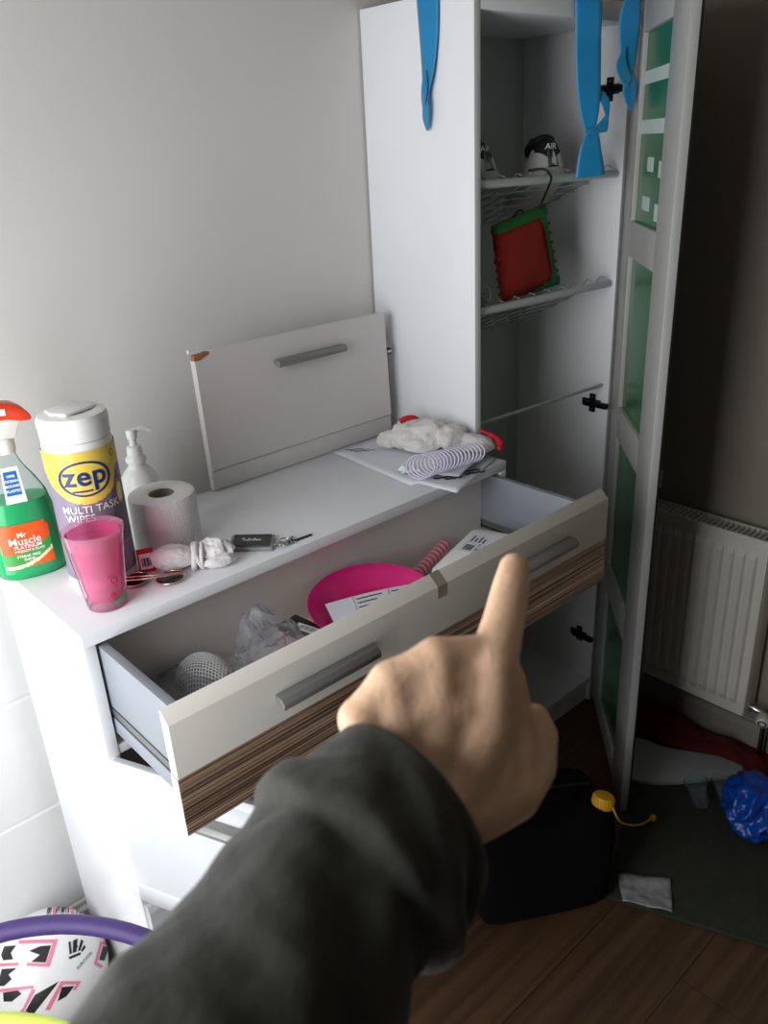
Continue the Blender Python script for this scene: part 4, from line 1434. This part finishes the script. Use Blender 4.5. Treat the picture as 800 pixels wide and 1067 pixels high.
for pk_ in ([(222, 215), (236, 212), (250, 292), (234, 292)], [(316, 198), (332, 200), (346, 290), (328, 290)], [(404, 215), (420, 222), (446, 290), (426, 290)],
            [(90, 412), (280, 408), (262, 534), (150, 530), (150, 516), (244, 520), (258, 424), (90, 428)],
            [(330, 600), (430, 600), (410, 640), (396, 640), (410, 614), (344, 614), (300, 728), (276, 728)],
            [(196, 632), (214, 640), (176, 735), (150, 742), (170, 718)], [(70, 752), (190, 732), (240, 770), (215, 772), (182, 750), (96, 768), (112, 812), (92, 812)],
            [(504, 410), (556, 420), (556, 432), (516, 424), (500, 512), (536, 528), (528, 540), (484, 520)]):
    decal('pink_outline', pk_, m_ballp, .0009)
for kk_ in ([(150, 462), (200, 440), (252, 436), (240, 515), (170, 512), (205, 480)], [(32, 545), (104, 540), (70, 570), (90, 590), (60, 620), (26, 622)], [(340, 626), (400, 622), (370, 668), (330, 690)],
            [(522, 432), (556, 440), (540, 505), (508, 500)], [(215, 660), (320, 600), (305, 625), (225, 745), (180, 740)], [(120, 770), (180, 760), (205, 775), (130, 800)]):
    decal('black_block', kk_, m_ballk, .0007)
for bl_ in ([(20, 440), (80, 436), (60, 470), (78, 500), (30, 505), (14, 480)], [(60, 650), (130, 640), (150, 655), (110, 690), (70, 690)], [(420, 330), (480, 330), (500, 380), (440, 380)], [(120, 330), (200, 320), (190, 370), (130, 380)]):
    decal('black_block', bl_, m_ballk, .0007)
for pk_ in ([(30, 636), (200, 618), (206, 630), (40, 650)], [(6, 520), (110, 516), (110, 528), (6, 534)], [(404, 312), (500, 312), (530, 390), (512, 390), (488, 326), (404, 326)]):
    decal('pink_outline', pk_, m_ballp, .0009)
# crown-like emblem and its lettering
for e_ in ([(348, 490), (356, 500), (408, 478), (404, 466)], [(352, 478), (336, 420), (346, 416), (362, 472)], [(366, 472), (358, 412), (380, 402), (384, 464)], [(390, 462), (398, 404), (412, 414), (402, 458)], [(406, 456), (420, 430), (428, 444), (412, 466)], [(372, 440), (380, 430), (388, 440), (380, 452)]):
    decal('emblem', e_, m_ink_k, .0008)
ca, sa = math.cos(math.radians(52)), math.sin(math.radians(52))
text('lettering', 'EURO2020', .0075, lambda u, w: sph((432 - 261) * ZU + u * ca - w * sa, -(505 - 549) * ZU + u * sa + w * ca, .0009), m_ink_k, fbl)

def hoop(label, top, tdir, ddir, r, rad, mtl):
    tdir = Vector(tdir).normalized()
    ddir = Vector(ddir)
    ddir = (ddir - tdir * ddir.dot(tdir)).normalized()
    c = Vector(top) + ddir * r
    pts = [c - ddir * math.cos(a) * r + tdir * math.sin(a) * r for a in [2 * PI * k / 96 for k in range(96)]]
    return tag(tube('toy_hoop', pts, rad, mtl, None, 14, True), label, 'hoop', 'toy hoops by the football')
hoop('purple foam covered hoop leaning on the left corner of the sideboard', (-.118, .030, .445), (.72, -.69, .005), (-.60, -.62, -.48), .42, .0145, m_hoop)
hoop('lime green hoop low down in front of the football', (-.230, .060, .296), (.72, -.69, 0), (-.50, -.66, -.40), .36, .0150, m_lime)

# ------------------------------------------------------------------ right wall: radiator, socket
ra = thing('radiator', 'white panel radiator on the right wall behind the wardrobe door', 'radiator', (1.49, -.14, .15))
ry0, ry1, rz0, rz1, rxf, rxb = -.330, .060, .150, .640, 1.462, 1.530
n = 13
pv, pf = [], []
prof = []
pitch = (ry1 - ry0 - .03) / n
prof.append((ry0, 0))
for k in range(n):
    y_ = ry0 + .015 + pitch * k
    prof += [(y_ + pitch * .10, 0), (y_ + pitch * .26, -.009), (y_ + pitch * .74, -.009), (y_ + pitch * .90, 0)]
prof.append((ry1, 0))
levels = [(rz0, 0), (rz0 + .028, 0), (rz0 + .046, 1), (rz1 - .046, 1), (rz1 - .028, 0), (rz1, 0)]
for z, k in levels:
    for y_, d in prof:
        pv.append((rxf + .006 + d * k, y_, z))
m_ = len(prof)
for j in range(len(levels) - 1):
    for i in range(m_ - 1):
        a = j * m_ + i
        pf.append((a, a + 1, a + m_ + 1, a + m_))
fp = mk('front_panel', pv, pf, m_rad, ra)
md = fp.modifiers.new('solid', 'SOLIDIFY')
md.thickness = .004
md.offset = -1 if False else 1
box('end_cap', (rxf + .004, ry0 - .004, rz0 + .004), (rxb, ry0 - .0005, rz1 + .004), m_rad, ra, 0.001)
box('end_cap', (rxf + .004, ry1 + .0005, rz0 + .004), (rxb, ry1 + .004, rz1 + .004), m_rad, ra, 0.001)
box('rear_panel', (rxb - .006, ry0, rz0), (rxb, ry1, rz1), m_rad, ra)
gr = box('top_grille', (rxf + .004, ry0, rz1 + .001), (rxf + .010, ry1, rz1 + .008), m_rad, ra)
box('grille_rail', (rxb - .006, ry0, rz1 + .001), (rxb, ry1, rz1 + .008), m_rad, gr)
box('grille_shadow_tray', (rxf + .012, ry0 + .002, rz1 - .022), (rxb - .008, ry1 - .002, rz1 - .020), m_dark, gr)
ns = 30
for k in range(ns):
    y_ = ry0 + .004 + (ry1 - ry0 - .008) * k / (ns - 1)
    box('slat', (rxf + .010, y_ - .0022, rz1 + .001), (rxb - .006, y_ + .0022, rz1 + .007), m_rad, gr)
va = lathe('valve_head', [(0, .030), (.012, .030), (.016, .026), (.017, .006), (.013, 0), (0, 0)], m_rad, ra, 20, Matrix.Translation((1.500, -.372, .155)) @ Matrix.Rotation(math.radians(-100), 4, 'Y') @ Matrix.Rotation(math.radians(18), 4, 'X'))
lathe('valve_ring', [(.007, .0302), (.010, .0306), (.011, .0302)], m_dark, va, 20, Matrix.Translation((1.500, -.372, .155)) @ Matrix.Rotation(math.radians(-100), 4, 'Y') @ Matrix.Rotation(math.radians(18), 4, 'X'))
tube('valve_pipe', spline([(1.500, -.330, .168), (1.500, -.350, .165), (1.505, -.372, .155), (1.506, -.374, .10), (1.506, -.374, .0005)], 5), .0075, m_steel, ra, 12)
soc = thing('wall_socket', 'small white socket plate on the right wall just above the radiator', 'socket', (1.55, .022, .68))
box('plate', (1.541, -.004, .672), (1.5515, .044, .722), m_socket, soc, 0.002)
box('switch', (1.5385, .012, .690), (1.541, .024, .704), m_socket, soc, 0.0008)

# ------------------------------------------------------------------ floor clutter on the right
flm = tag(prism('floor_mat', [(.862, -.335), (1.035, -.745), (1.515, -.545), (1.345, -.130)], 2, .0005, .010, m_mat, None, 0.003), 'dark green floor mat in front of the radiator', 'mat')
# dark bag
nb = thing('holdall', 'black soft holdall on the floor under the open drawer', 'bag', (.78, -.21, 0))
Mn = Matrix.Translation((.776, -.206, 0)) @ Matrix.Rotation(math.radians(-30.4), 4, 'Z')
bm = bmesh.new()
bmesh.ops.create_cube(bm, size=1)
bmesh.ops.subdivide_edges(bm, edges=bm.edges[:], cuts=9, use_grid_fill=True)
for v in bm.verts:
    p = v.co * 2
    k = max(abs(p.x), abs(p.y), abs(p.z))
    l = (abs(p.x) ** 7 + abs(p.y) ** 7 + abs(p.z) ** 7) ** (1 / 7)
    p = p * (k / l if l > 0 else 1)
    w = noise.noise(p * 1.9 + Vector((3, 3, 3)))
    q = Vector((p.x * .152, p.y * .095, (p.z + 1) * .128))
    q *= 1 + .03 * w
    q.z = max(q.z, .001)
    v.co = q
from_bm('body', bm, m_bag, nb, True, Mn)
tube('grab_handle', [Mn @ Vector(p) for p in spline([(-.07, -.02, .250), (-.055, -.03, .276), (0, -.035, .286), (.055, -.03, .276), (.07, -.02, .250)], 6)], .0075, m_bag, nb, 8)
tube('zip', [Mn @ Vector(p) for p in spline([(-.13, .02, .252), (-.06, .02, .2575), (.0, .02, .2585), (.06, .02, .2575), (.13, .02, .250)], 6)], .003, m_blackp, nb, 6)
TETH = [(.868, -.334, .256), (.884, -.343, .214), (.949, -.332, .150), (1.033, -.314, .080), (1.125, -.294, .022)]
# yellow cap with a tether
yk = thing('yellow_stopper', 'yellow ridged screw cap with a thin tether on the black holdall', 'cap', (.862, -.317, .255))
Mk2 = Matrix.Translation((.866, -.310, .246)) @ Matrix.Rotation(math.radians(16), 4, 'Y')
pts = []
bm = bmesh.new()
lathe('cap', [(0, 0), (.0215, 0), (.0225, .003), (.0225, .020), (.0205, .0245), (.015, .0262), (0, .0265)], m_ycap, yk, 32, Mk2)
for k in range(20):
    a = 2 * PI * k / 20
    box('ridge', (-.0016, .0222, .003), (.0016, .0236, .020), m_ycap, yk, 0, Mk2 @ Matrix.Rotation(a, 4, 'Z'))
tube('tether', spline(TETH, 8), .0022, m_ycap, yk, 6)
blob('tether_knob', TETH[-1], (.010, .008, .0085), m_ycap, yk, 2, .1, 1, 1)
# red cloth along the wall
bm = bmesh.new()
NX, NY = 40, 16
gv = []
A0 = (1.535, .010)
for j in range(NY + 1):
    for i in range(NX + 1):
        t, s = i / NX, j / NY
        px_ = 1.530 - (.125 + .02 * math.sin(t * 7)) * s + .010 * math.sin(t * 9)
        py_ = .020 - .440 * t - .020 * s
        h = .011 + .045 * (math.sin(PI * s) ** .6) * (.45 + .55 * abs(noise.noise(Vector((t * 5, s * 2, 3)))) * 2) * (math.sin(PI * min(1, max(0, t * .96 + .02))) ** .5)
        gv.append(bm.verts.new((px_, py_, h)))
for j in range(NY):
    for i in range(NX):
        a = j * (NX + 1) + i
        bm.faces.new((gv[a], gv[a + 1], gv[a + NX + 2], gv[a + NX + 1]))
rc = from_bm('red_cloth', bm, m_redc, None, True)
md = rc.modifiers.new('solid', 'SOLIDIFY')
md.thickness = .003
tag(rc, 'dark red crumpled cloth on the floor under the radiator', 'cloth')
# pale foam board
out = spline([(1.330, -.085, 0), (1.225, -.130, 0), (1.205, -.190, 0), (1.262, -.262, 0), (1.345, -.325, 0), (1.420, -.372, 0), (1.446, -.335, 0), (1.412, -.262, 0), (1.372, -.190, 0), (1.355, -.120, 0), (1.330, -.085, 0)], 5)[:-1]
tag(prism('foam_board', [(p.x, p.y) for p in out], 2, .012, .027, m_board, None, 0.003), 'pale curved foam board lying between red cloth and mat', 'board')
# clear plastic tumblers lying down
for k, (x, y_, lab_) in enumerate(((1.262, -.335, 'clear plastic cup lying on the mat, nearer the yellow tether'), (1.318, -.378, 'clear plastic cup lying on the mat, touching the blue bag'))):
    q = thing('plastic_cup', lab_, 'cup', (x, y_, .03), 'clear plastic cups on the floor')
    Mq = Matrix.Translation((x, y_, .0395)) @ Matrix.Rotation(math.radians(40), 4, 'Z') @ Matrix.Rotation(math.radians(82), 4, 'Y')
    lathe('wall', [(0, -.035), (.020, -.035), (.022, -.033), (.0285, .03), (.0295, .031), (.0285, .032), (.0275, .03), (.021, -.031), (0, -.032)], m_clear, q, 32, Mq)
    lathe('rim', [(.0285, .0300), (.0298, .0310), (.0285, .0325), (.0275, .031), (.0285, .030)], m_clear, q, 32, Mq)
# blue polythene bag
blu = blob('blue_bag', (1.275, -.470, .075), (.082, .070, .066), m_bluebag, None, 5, .30, 1.5, 31, .5, .0115, ridge=True, amp2=.10, freq2=4)
tag(blu, 'crumpled shiny blue polythene bag on the mat', 'plastic bag')
fo = sheet('film_packet', 'flat crumpled grey film packet beside the black holdall', [(.930, -.322), (1.004, -.412), (.925, -.462), (.876, -.372)], .0108, m_foil, 'packet', curl=.016, seed=33, n=14)

# ------------------------------------------------------------------ person: outstretched arm pointing
pe = thing('person', 'outstretched left arm of a person in a dark jacket, index finger pointing at the drawer', 'person', (-.36, -.834, 1.20))
W0, W1 = (-.1320, -.8165, 1.2560), (-.1750, -.8190, 1.2545)
hand = [
    # index finger
    ([(-.0753, -.8089, 1.3050), (-.0516, -.7961, 1.3125), (-.0294, -.7826, 1.3190), (-.0150, -.7732, 1.3222)], [.0130, .0113, .0103, .0086]),
    # metacarpals (index, middle, ring, little)
    ([(-.0753, -.8089, 1.3030), (-.0900, -.8180, 1.2800), (-.1150, -.8210, 1.2590), W1], [.0128, .0145, .0170, .0200]),
    ([(-.0965, -.7931, 1.3110), (-.1080, -.8040, 1.2840), W0, W1], [.0125, .0140, .0170, .0200]),
    ([(-.1183, -.7842, 1.3050), (-.1260, -.7980, 1.2810), (-.1400, -.8100, 1.2620), W1], [.0118, .0135, .0160, .0200]),
    ([(-.1367, -.7817, 1.2935), (-.1390, -.7950, 1.2760), (-.1480, -.8080, 1.2620), W1], [.0110, .0128, .0150, .0190]),
    # curled middle, ring and little fingers
    ([(-.0965, -.7931, 1.3100), (-.0732, -.7745, 1.2830), (-.0850, -.7850, 1.2660), (-.0972, -.7947, 1.2740)], [.0118, .0100, .0090, .0080]),
    ([(-.1183, -.7842, 1.3040), (-.0960, -.7670, 1.2740), (-.1068, -.7815, 1.2600), (-.1170, -.7920, 1.2680)], [.0112, .0097, .0088, .0078]),
    ([(-.1367, -.7817, 1.2920), (-.1180, -.7670, 1.2660), (-.1251, -.7820, 1.2560), (-.1310, -.7900, 1.2640)], [.0104, .0088, .0080, .0072]),
    # thumb along the side
    ([(-.1150, -.8260, 1.2510), (-.0880, -.8330, 1.2500), (-.0700, -.8325, 1.2530), (-.0580, -.8270, 1.2640), (-.0555, -.8205, 1.2705)], [.0165, .0142, .0108, .0085, .0070]),
    ([(-.0980, -.8290, 1.2560), (-.0800, -.8190, 1.2760)], [.0130, .0120]),
    # flesh between the knuckles and the thumb web
    ([(-.0780, -.8080, 1.2985), (-.0990, -.7950, 1.3045), (-.1190, -.7870, 1.2985), (-.1350, -.7840, 1.2880)], [.0115, .0120, .0115, .0105]),
    ([(-.0860, -.8120, 1.2860), (-.1050, -.8000, 1.2930), (-.1230, -.7920, 1.2880), (-.1370, -.7880, 1.2800)], [.0140, .0140, .0135, .0120]),
    ([(-.0720, -.8130, 1.2960), (-.0740, -.8210, 1.2760), (-.0800, -.8290, 1.2600)], [.0120, .0115, .0120]),
    ([(-.0690, -.8050, 1.3075), (-.0850, -.7980, 1.3100), (-.0965, -.7931, 1.3110), (-.1075, -.7885, 1.3085), (-.1183, -.7842, 1.3050), (-.1280, -.7828, 1.2995), (-.1367, -.7817, 1.2935)], [.0100, .0104, .0120, .0104, .0113, .0100, .0104]),
    # forearm into the sleeve
    ([W0, W1, (-.2100, -.8250, 1.2480)], [.0210, .0225, .026]),
]
merged('hand', hand, m_skin, pe, .0020, 7)
# nail of the pointing finger
axn = (Vector((-.0150, -.7732, 1.3222)) - Vector((-.0294, -.7826, 1.3190))).normalized()
nn = Vector((-.35, -.35, 1.0))
nn = (nn - axn * nn.dot(axn)).normalized()
sn = axn.cross(nn)
c0 = Vector((-.0150, -.7732, 1.3222)) + nn * .0058 + axn * .0005
vs, fs_ = [], []
for j in range(6):
    for i in range(7):
        u, w = -1 + i / 3, -1 + j / 2.5
        wd_ = math.sqrt(max(0, 1 - (w * .75) ** 2 * (1 if w > 0 else .4)))
        vs.append(c0 + axn * (w * .0058) + sn * (u * .0050 * wd_) - nn * (.0020 * u * u + .0012 * w * w))
for j in range(5):
    for i in range(6):
        a = j * 7 + i
        fs_.append((a, a + 1, a + 8, a + 7))
mk('fingernail', vs, fs_, m_nail, pe, True)
# jacket sleeve: lofted tube with folds
path = spline([(-.1370, -.8145, 1.2590), (-.1590, -.8155, 1.2570), (-.1960, -.8215, 1.2500), (-.2380, -.8320, 1.2390), (-.2900, -.8450, 1.2290), (-.3700, -.8650, 1.2150), (-.4800, -.9000, 1.2000)], 16)
NP = len(path)
rad = []
KEY = [(0, .0450), (.06, .0475), (.15, .0500), (.235, .0535), (.255, .0525), (.275, .0450), (.33, .0455), (.45, .0495), (.6, .0540), (.8, .060), (1, .066)]
def rat(t):
    for (a, ra_), (b, rb_) in zip(KEY[:-1], KEY[1:]):
        if a <= t <= b:
            k = (t - a) / (b - a)
            k = k * k * (3 - 2 * k)
            return ra_ + (rb_ - ra_) * k
    return KEY[-1][1]
v, f = [], []
n = 64
prev = None
for i in range(NP):
    t = (path[min(i + 1, NP - 1)] - path[max(i - 1, 0)]).normalized()
    u = Vector((0, 0, 1)) - t * t.z if prev is None else prev - t * prev.dot(t)
    u.normalize()
    prev = u
    w = t.cross(u)
    tt = i / (NP - 1)
    for k in range(n):
        a = 2 * PI * k / n
        d = u * math.cos(a) + w * math.sin(a)
        r = rat(tt)
        fold = noise.noise(Vector((math.cos(a) * 1.2, math.sin(a) * 1.2, tt * 9 + 1.5 * math.sin(a + 1)))) * .0055
        fold += noise.noise(Vector((math.cos(a) * 2.5 + 7, math.sin(a) * 2.5, tt * 22))) * .0022
        v.append(path[i] + d * (r + fold * min(1, tt * 6)))
for i in range(NP - 1):
    for k in range(n):
        l = (k + 1) % n
        f.append((i * n + k, i * n + l, (i + 1) * n + l, (i + 1) * n + k))
# turned-in cuff and closed shoulder end
s0_ = len(v)
t0 = (path[1] - path[0]).normalized()
for k in range(n):
    v.append(path[0] + (v[k] - path[0]) * .93 + t0 * .002)
for k in range(n):
    v.append(path[0] + (v[k] - path[0]) * .84 + t0 * .030)
for k in range(n):
    l = (k + 1) % n
    f.append((l, k, s0_ + k, s0_ + l))
    f.append((s0_ + l, s0_ + k, s0_ + n + k, s0_ + n + l))
f.append(tuple(range((NP - 1) * n, NP * n)))
slv = mk('jacket_sleeve', v, f, m_jacket, pe, True)
md = slv.modifiers.new('sub', 'SUBSURF')
md.levels = 1
md.render_levels = 1
